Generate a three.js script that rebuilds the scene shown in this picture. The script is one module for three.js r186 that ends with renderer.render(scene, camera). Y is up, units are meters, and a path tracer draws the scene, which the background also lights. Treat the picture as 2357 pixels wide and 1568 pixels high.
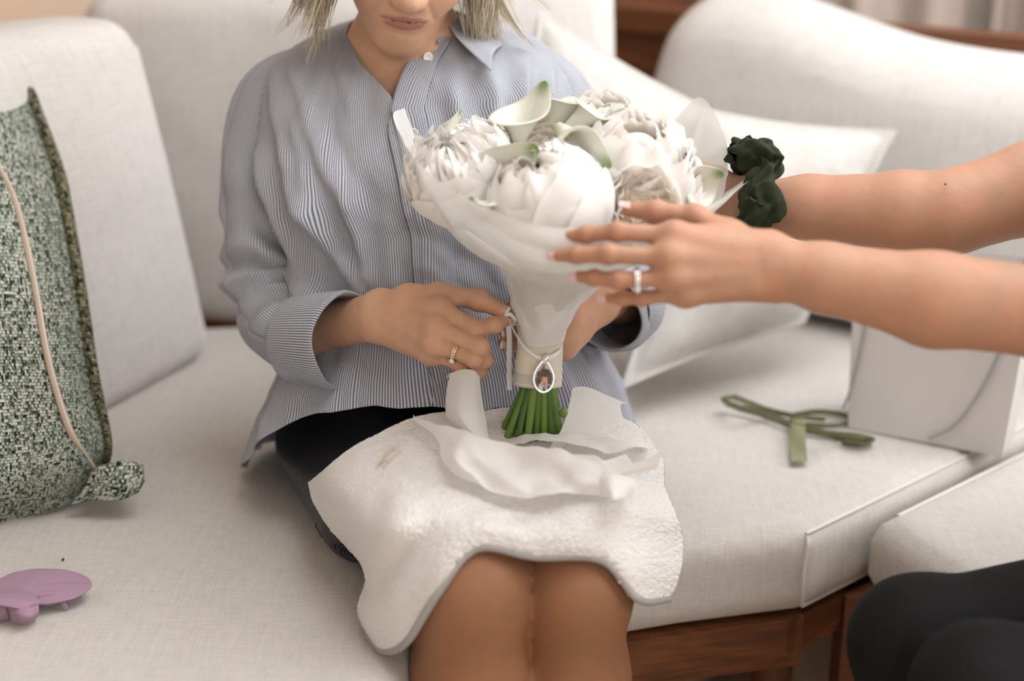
import * as THREE from 'three';
import { mergeGeometries } from 'three/addons/utils/BufferGeometryUtils.js';
import { RectAreaLightUniformsLib } from 'three/addons/lights/RectAreaLightUniformsLib.js';
RectAreaLightUniformsLib.init();

// ---------------------------------------------------------------- camera, sky, light, exposure
const W = 2357, H = 1568, FPX = 3274, CX = W / 2, CY = H / 2;
const PITCH = 20 * Math.PI / 180, CAMY = 1.24;
const scene = new THREE.Scene();
const camera = new THREE.PerspectiveCamera(2 * Math.atan(CY / FPX) * 180 / Math.PI, W / H, 0.05, 60);
camera.position.set(0, CAMY, 0);
camera.rotation.set(-PITCH, 0, 0);
camera.focus = 1.565;
camera.userData.fStop = 1.8;
const renderer = new THREE.WebGLRenderer({ antialias: true });
renderer.toneMapping = THREE.LinearToneMapping;
renderer.toneMappingExposure = .75;
renderer.shadowMap.enabled = true;
scene.background = new THREE.Color(0.80, 0.90, 1.0);
// daylight entering by the roof window, the wide window of the right wall and the window of the front wall
function daylight(w, h, pos, look, k, col) {
  const l = new THREE.RectAreaLight(col, k, w, h);
  l.position.set(...pos); l.lookAt(...look); scene.add(l); return l;
}
daylight(2.0, 1.4, [.8, 2.57, -1.50], [.7, 0, -1.55], 7.2, new THREE.Color(.975, .985, 1.0));
daylight(2.9, 1.25, [2.56, 1.88, -1.25], [0, 1.0, -1.25], 8, new THREE.Color(.99, .98, .98));
daylight(1.6, 1.4, [.95, 1.75, 2.06], [.75, 1.3, -1], 4.6, new THREE.Color(1.0, .93, .87));

// ---------------------------------------------------------------- helpers
const V = (x, y, z) => new THREE.Vector3(x, y, z);
const SP = Math.sin(PITCH), CP = Math.cos(PITCH);
// a point on the ray through photo pixel (u, v), d metres along the lens axis
const P = (u, v, d) => { const a = (u - CX) / FPX, b = (CY - v) / FPX; return V(d * a, CAMY + d * (-SP + CP * b), d * (-CP - SP * b)); };
// where that ray meets the level plane y = h
const G = (u, v, h) => { const b = (CY - v) / FPX; return P(u, v, (h - CAMY) / (-SP + CP * b)); };
let seed = 7;
const rnd = () => { seed = (seed * 1664525 + 1013904223) >>> 0; return seed / 4294967296; };
const rr = (a, b) => a + (b - a) * rnd();
const lerp = (a, b, t) => a + (b - a) * t, clamp = (x, a = 0, b = 1) => Math.min(b, Math.max(a, x));
const sstep = (a, b, x) => { const t = clamp((x - a) / (b - a)); return t * t * (3 - 2 * t); };
// value noise
const hash3 = (i, j, k) => { let h = Math.imul(i, 374761393) ^ Math.imul(j, 668265263) ^ Math.imul(k, 2147483647 - 1274126177); h = Math.imul(h ^ (h >>> 13), 1274126177); return ((h ^ (h >>> 16)) >>> 0) / 4294967296; };
function noise(x, y, z) {
  const i = Math.floor(x), j = Math.floor(y), k = Math.floor(z); let a = x - i, b = y - j, c = z - k;
  a = a * a * (3 - 2 * a); b = b * b * (3 - 2 * b); c = c * c * (3 - 2 * c);
  const m = (p, q, t) => p + (q - p) * t;
  return m(m(m(hash3(i, j, k), hash3(i + 1, j, k), a), m(hash3(i, j + 1, k), hash3(i + 1, j + 1, k), a), b),
    m(m(hash3(i, j, k + 1), hash3(i + 1, j, k + 1), a), m(hash3(i, j + 1, k + 1), hash3(i + 1, j + 1, k + 1), a), b), c) * 2 - 1;
}
const lnoise = (x, y, z) => { const u = x * .8 + y * .6, v = y * .8 - x * .6 + z * .3, w = z * .95 - y * .3; const i = Math.floor(u), j = Math.floor(v), k = Math.floor(w), a = u - i, b = v - j, c = w - k, m = (p, q, t) => p + (q - p) * t; return m(m(m(hash3(i, j, k), hash3(i + 1, j, k), a), m(hash3(i, j + 1, k), hash3(i + 1, j + 1, k), a), b), m(m(hash3(i, j, k + 1), hash3(i + 1, j, k + 1), a), m(hash3(i, j + 1, k + 1), hash3(i + 1, j + 1, k + 1), a), b), c) * 2 - 1; };   // creased noise
const fbm = (x, y, z) => noise(x, y, z) * 0.6 + noise(x * 2.1, y * 2.1, z * 2.1) * 0.28 + noise(x * 4.3, y * 4.3, z * 4.3) * 0.12;

// photo pixel of a point
const toPx = p => { const y = p.y - CAMY, d = -p.z * CP - y * SP, b = y * CP - p.z * SP; return [CX + p.x / d * FPX, CY - b / d * FPX]; };
// the point of a surface (s, t) that shows at pixel (u, v)
function onSurf(f, u, v) { let best = 1e9, bs = .5, bt = .5, r = .5; for (let it = 0; it < 6; it++) { const s0 = bs, t0 = bt; for (let i = -8; i <= 8; i++) for (let j = -8; j <= 8; j++) { const s = clamp(s0 + i / 8 * r), t = clamp(t0 + j / 8 * r), q = toPx(f(s, t)), e = (q[0] - u) ** 2 + (q[1] - v) ** 2; if (e < best) { best = e; bs = s; bt = t; } } r *= .3; } return f(bs, bt); }
// names and tags
const taken = {};
function numbered(n) { if (!(n in taken)) { taken[n] = 0; return n; } taken[n]++; return n + '_' + String(taken[n]).padStart(3, '0'); }
function tag(o, label, category, group) { o.userData.label = label; o.userData.category = category; if (group) o.userData.group = group; return o; }
function thing(name, label, category, group) { const g = new THREE.Group(); g.name = numbered(name); scene.add(g); return tag(g, label, category, group); }
function mesh(name, geo, mat, parent = scene) {
  if (Array.isArray(geo)) geo = join(geo);
  const m = new THREE.Mesh(geo, mat); m.name = parent === scene ? numbered(name) : name; m.castShadow = m.receiveShadow = true; parent.add(m); return m;
}
function struct(name, geo, mat) { const m = mesh(name, geo, mat); m.userData.kind = 'structure'; return m; }
function join(list) {
  list = list.map(g => { g = g.index ? g : indexed(g); for (const k of Object.keys(g.attributes)) if (!['position', 'normal', 'uv', 'color'].includes(k)) g.deleteAttribute(k); if (!g.attributes.uv) g.setAttribute('uv', new THREE.BufferAttribute(new Float32Array(g.attributes.position.count * 2), 2)); return g; });
  const col = list.some(g => g.attributes.color);
  if (col) for (const g of list) if (!g.attributes.color) g.setAttribute('color', new THREE.BufferAttribute(new Float32Array(g.attributes.position.count * 3).fill(1), 3));
  return mergeGeometries(list);
}
function indexed(g) { const n = g.attributes.position.count, a = new Uint32Array(n); for (let i = 0; i < n; i++) a[i] = i; g.setIndex(new THREE.BufferAttribute(a, 1)); return g; }
function tri(pos, idx, uv, col) {
  const g = new THREE.BufferGeometry();
  g.setAttribute('position', new THREE.BufferAttribute(new Float32Array(pos), 3)); g.setIndex(new THREE.BufferAttribute(new Uint32Array(idx), 1));
  if (uv) g.setAttribute('uv', new THREE.BufferAttribute(new Float32Array(uv), 2));
  if (col) g.setAttribute('color', new THREE.BufferAttribute(new Float32Array(col), 3));
  g.computeVertexNormals(); return g;
}
const box = (x0, x1, y0, y1, z0, z1) => new THREE.BoxGeometry(x1 - x0, y1 - y0, z1 - z0).translate((x0 + x1) / 2, (y0 + y1) / 2, (z0 + z1) / 2);
// Catmull-Rom through control values
function cr(p0, p1, p2, p3, t) { const t2 = t * t, t3 = t2 * t; return 0.5 * (2 * p1 + (p2 - p0) * t + (2 * p0 - 5 * p1 + 4 * p2 - p3) * t2 + (3 * p1 - p0 - 3 * p2 + p3) * t3); }
function crArr(a, x, closed) {            // a: array of arrays, x in 0..1
  const n = a.length, s = x * (closed ? n : n - 1); let i = Math.floor(s); if (!closed && i > n - 2) i = n - 2; const t = s - i;
  const at = k => closed ? a[((k % n) + n) % n] : (k < 0 ? a[0].map((c, j) => 2 * c - a[1][j]) : k > n - 1 ? a[n - 1].map((c, j) => 2 * c - a[n - 2][j]) : a[k]);
  const A = at(i - 1), B = at(i), C = at(i + 1), D = at(i + 2);
  return B.map((_, j) => cr(A[j], B[j], C[j], D[j], t));
}
const crV = (pts, x, closed) => V(...crArr(pts.map(p => [p.x, p.y, p.z]), x, closed));
// piecewise-linear / smooth table lookup: [[x, y], ...]
function tab(t, x) { if (x <= t[0][0]) return t[0][1]; for (let i = 1; i < t.length; i++) if (x <= t[i][0]) { const k = (x - t[i - 1][0]) / (t[i][0] - t[i - 1][0]); const a = t[i - 2] || t[i - 1], d = t[i + 1] || t[i]; return cr(a[1], t[i - 1][1], t[i][1], d[1], k); } return t[t.length - 1][1]; }
// surface from a function (s, t) -> Vector3; uv in metres-ish units su, sv
function surf(f, ns, nt, { su = 1, sv = 1, closed = false, skip } = {}) {
  const pos = [], uv = [], idx = [];
  for (let j = 0; j <= nt; j++) for (let i = 0; i <= ns; i++) { const p = f(i / ns, j / nt); pos.push(p.x, p.y, p.z); uv.push(i / ns * su, j / nt * sv); }
  for (let j = 0; j < nt; j++) for (let i = 0; i < ns; i++) { if (skip && skip((i + .5) / ns, (j + .5) / nt)) continue; const a = j * (ns + 1) + i, b = a + 1, c = a + ns + 1, d = c + 1; idx.push(a, b, d, a, d, c); }
  const g = tri(pos, idx, uv);
  if (closed) { const n = g.attributes.normal; for (let j = 0; j <= nt; j++) { const a = j * (ns + 1), b = a + ns; const x = n.getX(a) + n.getX(b), y = n.getY(a) + n.getY(b), z = n.getZ(a) + n.getZ(b), l = Math.hypot(x, y, z) || 1; n.setXYZ(a, x / l, y / l, z / l); n.setXYZ(b, x / l, y / l, z / l); } }
  g.userData = { ns, nt }; return g;
}
// two-layer cloth of thickness th from an open surf grid, rim closed
function thick(g, th, both = 0.5) {
  const { ns, nt } = g.userData, p = g.attributes.position, n = g.attributes.normal, u = g.attributes.uv, N = p.count, pos = [], uv = [], idx = [];
  for (const s of [both, both - 1]) for (let i = 0; i < N; i++) { pos.push(p.getX(i) + n.getX(i) * th * s, p.getY(i) + n.getY(i) * th * s, p.getZ(i) + n.getZ(i) * th * s); uv.push(u.getX(i), u.getY(i)); }
  const src = g.index.array; for (let i = 0; i < src.length; i += 3) { idx.push(src[i], src[i + 1], src[i + 2]); idx.push(N + src[i], N + src[i + 2], N + src[i + 1]); }
  const rim = []; const w = ns + 1;
  for (let i = 0; i < ns; i++) rim.push([i, i + 1]); for (let j = 0; j < nt; j++) rim.push([j * w + ns, (j + 1) * w + ns]);
  for (let i = ns; i > 0; i--) rim.push([nt * w + i, nt * w + i - 1]); for (let j = nt; j > 0; j--) rim.push([j * w, (j - 1) * w]);
  for (const [a, b] of rim) idx.push(a, N + a, N + b, a, N + b, b);
  const c = g.attributes.color; return tri(pos, idx, uv, c ? [...c.array, ...c.array] : null);
}
// bicubic patch through rows of control points
function patch(rows, closedS = false) {
  const R = rows.map(r => r.map(p => [p.x, p.y, p.z]));
  return (s, t) => { const line = R.map(r => crArr(r, s, closedS)); return V(...crArr(line, t)); };
}
// tube along points with radius table; r(t) may be a function
function tube(pts, r, seg = 24, rad = 8, closed = false, cap = true) {
  const f = typeof r === 'function' ? r : () => r, pos = [], idx = [], uv = []; let prev = null, N = null, len = 0;
  const at = t => pts.length === 2 ? pts[0].clone().lerp(pts[1], t) : crV(pts, t, closed);
  for (let j = 0; j <= seg; j++) {
    const t = j / seg, c = at(t), T = at(Math.min(1, t + 1e-3)).sub(at(Math.max(0, t - 1e-3))).normalize();
    if (!N) { N = V(0, 1, 0).cross(T); if (N.length() < .1) N = V(1, 0, 0).cross(T); N.normalize(); } else { N.sub(T.clone().multiplyScalar(N.dot(T))).normalize(); }
    const B = T.clone().cross(N); if (prev) len += c.distanceTo(prev); prev = c; const q = f(t);
    for (let i = 0; i <= rad; i++) { const a = i / rad * Math.PI * 2, x = Math.cos(a) * q, y = Math.sin(a) * q; pos.push(c.x + N.x * x + B.x * y, c.y + N.y * x + B.y * y, c.z + N.z * x + B.z * y); uv.push(i / rad, len); }
  }
  const w = rad + 1; for (let j = 0; j < seg; j++) for (let i = 0; i < rad; i++) { const a = j * w + i; idx.push(a, a + 1, a + w + 1, a, a + w + 1, a + w); }
  if (cap && !closed) for (const [j, fl] of [[0, 1], [seg, 0]]) { const c = at(j / seg), k = pos.length / 3; pos.push(c.x, c.y, c.z); uv.push(0, 0); for (let i = 0; i < rad; i++) { const a = j * w + i; fl ? idx.push(k, a + 1, a) : idx.push(k, a, a + 1); } }
  return tri(pos, idx, uv);
}
// flat ribbon along points: width w, width direction given (V3 or function of t)
function ribbon(pts, w, dir, seg = 40, th = 0.0006, twist) {
  const f = (s, t) => { const c = crV(pts, t), q = typeof dir === 'function' ? dir(t) : dir; return c.add(q.clone().normalize().multiplyScalar((s - .5) * (typeof w === 'function' ? w(t) : w))); };
  return thick(surf(f, 3, seg, { su: 1, sv: 4 }), th);
}
// ---- signed distance fields, sparse surface nets
const smin = (a, b, k) => { const h = Math.max(k - Math.abs(a - b), 0) / k; return Math.min(a, b) - h * h * k * 0.25; };
function cone(a, b, ra, rb) {     // tapered capsule
  const bx = b.x - a.x, by = b.y - a.y, bz = b.z - a.z, l2 = bx * bx + by * by + bz * bz || 1e-9, ax = a.x, ay = a.y, az = a.z;
  return (x, y, z) => { const px = x - ax, py = y - ay, pz = z - az; let h = (px * bx + py * by + pz * bz) / l2; h = h < 0 ? 0 : h > 1 ? 1 : h; const dx = px - bx * h, dy = py - by * h, dz = pz - bz * h; return Math.sqrt(dx * dx + dy * dy + dz * dz) - (ra + (rb - ra) * h); };
}
function ell(c, rx, ry, rz, X = V(1, 0, 0), Y = V(0, 1, 0)) {   // ellipsoid (approx distance) with axes X, Y
  X = X.clone().normalize(); const Z = X.clone().cross(Y).normalize(), Yy = Z.clone().cross(X);
  return (x, y, z) => { x -= c.x; y -= c.y; z -= c.z; const a = (x * X.x + y * X.y + z * X.z), b = (x * Yy.x + y * Yy.y + z * Yy.z), e = (x * Z.x + y * Z.y + z * Z.z); const k0 = Math.hypot(a / rx, b / ry, e / rz), k1 = Math.hypot(a / (rx * rx), b / (ry * ry), e / (rz * rz)); return k1 < 1e-6 ? -Math.min(rx, ry, rz) : k0 * (k0 - 1) / k1; };
}
// f = min over branches of smin(base, branch): { base: [prims], k, br: [{ p: [prims], k, kj }], carve(d,x,y,z) }
function field(F) {
  const all = [...F.base.map(f => ({ f, g: -1 }))]; (F.br || []).forEach((b, g) => b.p.forEach(f => all.push({ f, g })));
  return {
    all, F,
    eval(list, x, y, z) {
      let base = 1e3; const k = F.k; let nb = F.br ? F.br.length : 0; const D = nb ? new Float64Array(nb).fill(1e3) : null;
      for (const { f, g } of list) { const d = f(x, y, z); if (g < 0) base = base > 900 ? d : smin(base, d, k); else D[g] = D[g] > 900 ? d : smin(D[g], d, F.br[g].k); }
      let r = base; for (let i = 0; i < nb; i++) if (D[i] < 900) { const j = base > 900 ? D[i] : smin(base, D[i], F.br[i].kj); if (j < r) r = j; }
      return F.post ? F.post(r, x, y, z) : r;
    },
  };
}
function nets(S, lo, hi, cell, slack = 0.03) {   // S: field() object or plain function
  const fn = typeof S === 'function', nx = Math.ceil((hi.x - lo.x) / cell) + 1, ny = Math.ceil((hi.y - lo.y) / cell) + 1, nz = Math.ceil((hi.z - lo.z) / cell) + 1, B = 8;
  const grid = new Float32Array(nx * ny * nz).fill(NaN), id = (i, j, k) => i + nx * (j + ny * k), half = B * cell * 0.5, diag = half * Math.sqrt(3), blocks = [];
  for (let k = 0; k < nz - 1; k += B) for (let j = 0; j < ny - 1; j += B) for (let i = 0; i < nx - 1; i += B) {
    const cx = lo.x + i * cell + half, cy = lo.y + j * cell + half, cz = lo.z + k * cell + half; let list = null;
    if (fn) { if (Math.abs(S(cx, cy, cz)) > diag + slack) continue; }
    else { const ds = S.all.map(o => o.f(cx, cy, cz)), m = Math.min(...ds); if (m > diag + slack) continue; list = S.all.filter((o, q) => ds[q] < m + 2 * diag + slack * 2); if (m < -diag - slack * 3) continue; }
    blocks.push([i, j, k]);
    for (let c = k; c <= Math.min(k + B, nz - 1); c++) for (let b = j; b <= Math.min(j + B, ny - 1); b++) for (let a = i; a <= Math.min(i + B, nx - 1); a++) { const q = id(a, b, c); if (grid[q] !== grid[q]) { const x = lo.x + a * cell, y = lo.y + b * cell, z = lo.z + c * cell; grid[q] = fn ? S(x, y, z) : S.eval(list, x, y, z); } }
  }
  const vid = new Map(), pos = [], idx = [];
  const E = [[0, 1], [2, 3], [4, 5], [6, 7], [0, 2], [1, 3], [4, 6], [5, 7], [0, 4], [1, 5], [2, 6], [3, 7]], off = [[0, 0, 0], [1, 0, 0], [0, 1, 0], [1, 1, 0], [0, 0, 1], [1, 0, 1], [0, 1, 1], [1, 1, 1]];
  for (const [bi, bj, bk] of blocks) for (let k = bk; k < Math.min(bk + B, nz - 1); k++) for (let j = bj; j < Math.min(bj + B, ny - 1); j++) for (let i = bi; i < Math.min(bi + B, nx - 1); i++) {
    const v = off.map(o => grid[id(i + o[0], j + o[1], k + o[2])]); let m = 0, bad = false; for (let q = 0; q < 8; q++) { if (v[q] !== v[q]) bad = true; if (v[q] < 0) m++; } if (bad || m === 0 || m === 8) continue;
    let x = 0, y = 0, z = 0, n = 0; for (const [a, b] of E) if ((v[a] < 0) !== (v[b] < 0)) { const t = v[a] / (v[a] - v[b]); x += lerp(off[a][0], off[b][0], t); y += lerp(off[a][1], off[b][1], t); z += lerp(off[a][2], off[b][2], t); n++; }
    vid.set(id(i, j, k), pos.length / 3); pos.push(lo.x + (i + x / n) * cell, lo.y + (j + y / n) * cell, lo.z + (k + z / n) * cell);
  }
  const quad = (a, b, c, d, flip) => { a = vid.get(a); b = vid.get(b); c = vid.get(c); d = vid.get(d); if (a === undefined || b === undefined || c === undefined || d === undefined) return; flip ? idx.push(a, c, b, a, d, c) : idx.push(a, b, c, a, c, d); };
  for (const q of vid.keys()) {
    const i = q % nx, j = Math.floor(q / nx) % ny, k = Math.floor(q / nx / ny), a = grid[q];
    if (j > 0 && k > 0 && i < nx - 1) { const b = grid[id(i + 1, j, k)]; if ((a < 0) !== (b < 0)) quad(id(i, j - 1, k - 1), id(i, j, k - 1), id(i, j, k), id(i, j - 1, k), a >= 0); }
    if (i > 0 && k > 0) { const b = grid[id(i, j + 1, k)]; if ((a < 0) !== (b < 0)) quad(id(i - 1, j, k - 1), id(i - 1, j, k), id(i, j, k), id(i, j, k - 1), a >= 0); }
    if (i > 0 && j > 0) { const b = grid[id(i, j, k + 1)]; if ((a < 0) !== (b < 0)) quad(id(i - 1, j - 1, k), id(i, j - 1, k), id(i, j, k), id(i - 1, j, k), a >= 0); }
  }
  return tri(pos, idx);
}
// uv in metres by the dominant axis of each triangle
function boxUV(g, s = 1) {
  g = g.index ? g.toNonIndexed() : g; const p = g.attributes.position, n = g.attributes.normal, uv = new Float32Array(p.count * 2);
  for (let i = 0; i < p.count; i += 3) {
    let a = 0, b = 0, c = 0; for (let k = 0; k < 3; k++) { a += n.getX(i + k); b += n.getY(i + k); c += n.getZ(i + k); } a = Math.abs(a); b = Math.abs(b); c = Math.abs(c);
    for (let k = i; k < i + 3; k++) { const [u, v] = b >= a && b >= c ? [p.getX(k), p.getZ(k)] : a > c ? [p.getZ(k), p.getY(k)] : [p.getX(k), p.getY(k)]; uv[2 * k] = u * s; uv[2 * k + 1] = v * s; }
  }
  g.setAttribute('uv', new THREE.BufferAttribute(uv, 2)); return g;
}
function paint(g, f) { const p = g.attributes.position, c = new Float32Array(p.count * 3); for (let i = 0; i < p.count; i++) { const q = f(p.getX(i), p.getY(i), p.getZ(i), i); c[3 * i] = q[0]; c[3 * i + 1] = q[1]; c[3 * i + 2] = q[2]; } g.setAttribute('color', new THREE.BufferAttribute(c, 3)); return g; }
// slide a point onto the zero surface of a field function
function project(f, p) { for (let i = 0; i < 8; i++) { const e = .0008, d = f(p.x, p.y, p.z), g = V(f(p.x + e, p.y, p.z) - f(p.x - e, p.y, p.z), f(p.x, p.y + e, p.z) - f(p.x, p.y - e, p.z), f(p.x, p.y, p.z + e) - f(p.x, p.y, p.z - e)).multiplyScalar(.5 / e); const l = g.lengthSq() || 1; p.addScaledVector(g, -d / l); } return p; }
function bounds(pts, m) { const lo = V(1e9, 1e9, 1e9), hi = V(-1e9, -1e9, -1e9); for (const p of pts) { lo.min(p); hi.max(p); } return [lo.subScalar(m), hi.addScalar(m)]; }

// ---------------------------------------------------------------- materials
function tex(n, f, { srgb = false, m = n } = {}) {
  const d = new Uint8Array(n * m * 4); for (let j = 0; j < m; j++) for (let i = 0; i < n; i++) { const c = f(i / n, j / m, i, j), k = 4 * (j * n + i); d[k] = clamp(c[0]) * 255; d[k + 1] = clamp(c[1]) * 255; d[k + 2] = clamp(c[2]) * 255; d[k + 3] = 255; }
  const t = new THREE.DataTexture(d, n, m); t.wrapS = t.wrapT = THREE.RepeatWrapping; t.magFilter = THREE.LinearFilter; t.minFilter = THREE.LinearMipmapLinearFilter; t.generateMipmaps = true; if (srgb) t.colorSpace = THREE.SRGBColorSpace; t.needsUpdate = true; return t;
}
const rep = (t, x, y) => { const c = t.clone(); c.repeat.set(x, y); c.needsUpdate = true; return c; };
const std = (o) => new THREE.MeshStandardMaterial({ side: THREE.DoubleSide, ...o });
const phy = (o) => new THREE.MeshPhysicalMaterial({ side: THREE.DoubleSide, ...o });
const pn = (i, j, p, s) => hash3(((i % p) + p) % p, ((j % p) + p) % p, s);
const pnoise = (x, y, p, s) => { const i = Math.floor(x), j = Math.floor(y); let a = x - i, b = y - j; a = a * a * (3 - 2 * a); b = b * b * (3 - 2 * b); return lerp(lerp(pn(i, j, p, s), pn(i + 1, j, p, s), a), lerp(pn(i, j + 1, p, s), pn(i + 1, j + 1, p, s), a), b); };
// woven linen: 64 threads each way with slubs
const weave = (x, y, s) => { const n = 64, i = Math.floor(x * n), j = Math.floor(y * n), fx = x * n - i, fy = y * n - j, over = (i + j) & 1; const tw = .75 + .25 * pn(i, Math.floor(y * 8), 64, s), tf = .75 + .25 * pn(j, Math.floor(x * 8), 64, s + 1); return over ? Math.sin(Math.PI * fx) * tw : Math.sin(Math.PI * fy) * tf; };
const linenBump = tex(512, (x, y) => { const w = weave(x, y, 3); return [w, w, w]; });
const linenCol = tex(512, (x, y) => { const slubH = pnoise(x * 6, y * 120, 120, 5), slubV = pnoise(x * 120, y * 6, 120, 6), k = .93 + .05 * (slubH + slubV - 1) + .04 * weave(x, y, 3); return [k, k * .995, k * .985]; }, { srgb: true });
// ---------------------------------------------------------------- materials of the room
const M = {};
M.wall = std({ color: new THREE.Color(0.78, 0.68, 0.57), roughness: .9 });
M.wallWhite = std({ color: new THREE.Color(0.74, 0.70, 0.65), roughness: .9 });
M.ceil = std({ color: new THREE.Color(0.80, 0.78, 0.75), roughness: .95 });
const plank = tex(512, (x, y) => { const g = .5 + .5 * Math.sin((x * 40 + 6 * pnoise(x * 8, y * 2, 8, 2)) * 2), n = pnoise(x * 128, y * 4, 128, 9); const k = .55 + .25 * g * .5 + .3 * n; return [k * 1.12, k * 1.02, k * .9]; }, { srgb: true });
M.floor = std({ map: rep(plank, 1, 1), color: new THREE.Color(.95, .92, .9), roughness: .5 });
const woodTex = tex(512, (x, y) => { const a = pnoise(x * 5, y * 24, 24, 11), r = .5 + .5 * Math.sin((y * 26 + 5 * a + 1.3 * pnoise(x * 10, y * 10, 10, 4)) * Math.PI * 2), f = pnoise(x * 24, y * 256, 256, 12); const k = .62 + .2 * r * a + .22 * f; return [k * .78, k * .52, k * .32]; }, { srgb: true });
M.wood = std({ map: rep(woodTex, 1.2, 1.2), color: new THREE.Color(.38, .30, .23), roughness: .5 });
M.linen = std({ color: new THREE.Color(0.70, 0.665, 0.635), map: rep(linenCol, 9, 9), bumpMap: rep(linenBump, 9, 9), bumpScale: .0006, roughness: .95 });
M.linenBack = std({ color: new THREE.Color(0.70, 0.675, 0.66), map: rep(linenCol, 7, 7), bumpMap: rep(linenBump, 7, 7), bumpScale: .0006, roughness: .95 });
M.piping = std({ color: new THREE.Color(0.68, 0.65, 0.62), roughness: .95 });
M.white = std({ color: new THREE.Color(.8, .8, .79), roughness: .5 });
M.glass = phy({ transmission: 1, thickness: 0, roughness: 0, color: 0xffffff });
M.black = std({ color: new THREE.Color(.03, .028, .026), roughness: .45 });
M.curtain = std({ color: new THREE.Color(.40, .33, .29), roughness: .9 });

// ---------------------------------------------------------------- the room
const RX0 = -2.6, RX1 = 2.7, RZ0 = -3.3, RZ1 = 2.2, RY = 2.6, T = .12;
struct('floor', box(RX0 - T, RX1 + T, -T, 0, RZ0 - T, RZ1 + T), M.floor);
const kx0 = -.2, kx1 = 1.8, kz0 = -2.2, kz1 = -.8;      // roof window
struct('ceiling', [box(RX0 - T, RX1 + T, RY, RY + T, RZ0 - T, kz0), box(RX0 - T, RX1 + T, RY, RY + T, kz1, RZ1 + T), box(RX0 - T, kx0, RY, RY + T, kz0, kz1), box(kx1, RX1 + T, RY, RY + T, kz0, kz1)], M.ceil);
struct('wall_back', box(RX0, RX1, 0, RY, RZ0 - T, RZ0), M.wall);
struct('wall_left', box(RX0 - T, RX0, 0, RY, RZ0 - T, RZ1 + T), M.wallWhite);
// right wall with one wide window opening, front wall (behind the camera) with another
const wz0 = -2.72, wz1 = .22, wy0 = 1.22, wy1 = 2.52;
struct('wall_right', [box(RX1, RX1 + T, 0, wy0, RZ0 - T, RZ1 + T), box(RX1, RX1 + T, wy1, RY, RZ0 - T, RZ1 + T), box(RX1, RX1 + T, wy0, wy1, RZ0 - T, wz0), box(RX1, RX1 + T, wy0, wy1, wz1, RZ1 + T)], M.wallWhite);
const fx0 = .15, fx1 = 1.75, fy0 = 1.05, fy1 = 2.45;
struct('wall_front', [box(RX0, RX1, 0, fy0, RZ1, RZ1 + T), box(RX0, RX1, fy1, RY, RZ1, RZ1 + T), box(RX0, fx0, fy0, fy1, RZ1, RZ1 + T), box(fx1, RX1, fy0, fy1, RZ1, RZ1 + T)], M.wallWhite);
function windowUnit(name, frame, pane) { const g = new THREE.Group(); g.name = name; g.userData.kind = 'structure'; scene.add(g); mesh('window_frame', frame, M.white, g); pane.forEach(p => mesh('pane', p, M.glass, g)); }
{
  const x0 = RX1 + .02, x1 = RX1 + .08, f = .05, zm = (wz0 + wz1) / 2;
  windowUnit('window_1', [box(x0, x1, wy0, wy0 + f, wz0, wz1), box(x0, x1, wy1 - f, wy1, wz0, wz1), box(x0, x1, wy0, wy1, wz0, wz0 + f), box(x0, x1, wy0, wy1, wz1 - f, wz1), box(x0, x1, wy0, wy1, zm - f / 2, zm + f / 2)],
    [box(x0 + .028, x0 + .032, wy0 + f, wy1 - f, wz0 + f, zm - f / 2), box(x0 + .028, x0 + .032, wy0 + f, wy1 - f, zm + f / 2, wz1 - f)]);
  windowUnit('window_3', [box(kx0, kx1, RY + .03, RY + .09, kz0, kz0 + f), box(kx0, kx1, RY + .03, RY + .09, kz1 - f, kz1), box(kx0, kx0 + f, RY + .03, RY + .09, kz0, kz1), box(kx1 - f, kx1, RY + .03, RY + .09, kz0, kz1)], [box(kx0 + f, kx1 - f, RY + .058, RY + .062, kz0 + f, kz1 - f)]);
  const z0 = RZ1 + .02, z1 = RZ1 + .08, xm = (fx0 + fx1) / 2;
  windowUnit('window_2', [box(fx0, fx1, fy0, fy0 + f, z0, z1), box(fx0, fx1, fy1 - f, fy1, z0, z1), box(fx0, fx0 + f, fy0, fy1, z0, z1), box(fx1 - f, fx1, fy0, fy1, z0, z1), box(xm - f / 2, xm + f / 2, fy0, fy1, z0, z1)],
    [box(fx0 + f, xm - f / 2, fy0 + f, fy1 - f, z0 + .028, z0 + .032), box(xm + f / 2, fx1 - f, fy0 + f, fy1 - f, z0 + .028, z0 + .032)]);
}
struct('baseboard_back', box(RX0, RX1, 0, .12, RZ0, RZ0 + .018), M.white);

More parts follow.
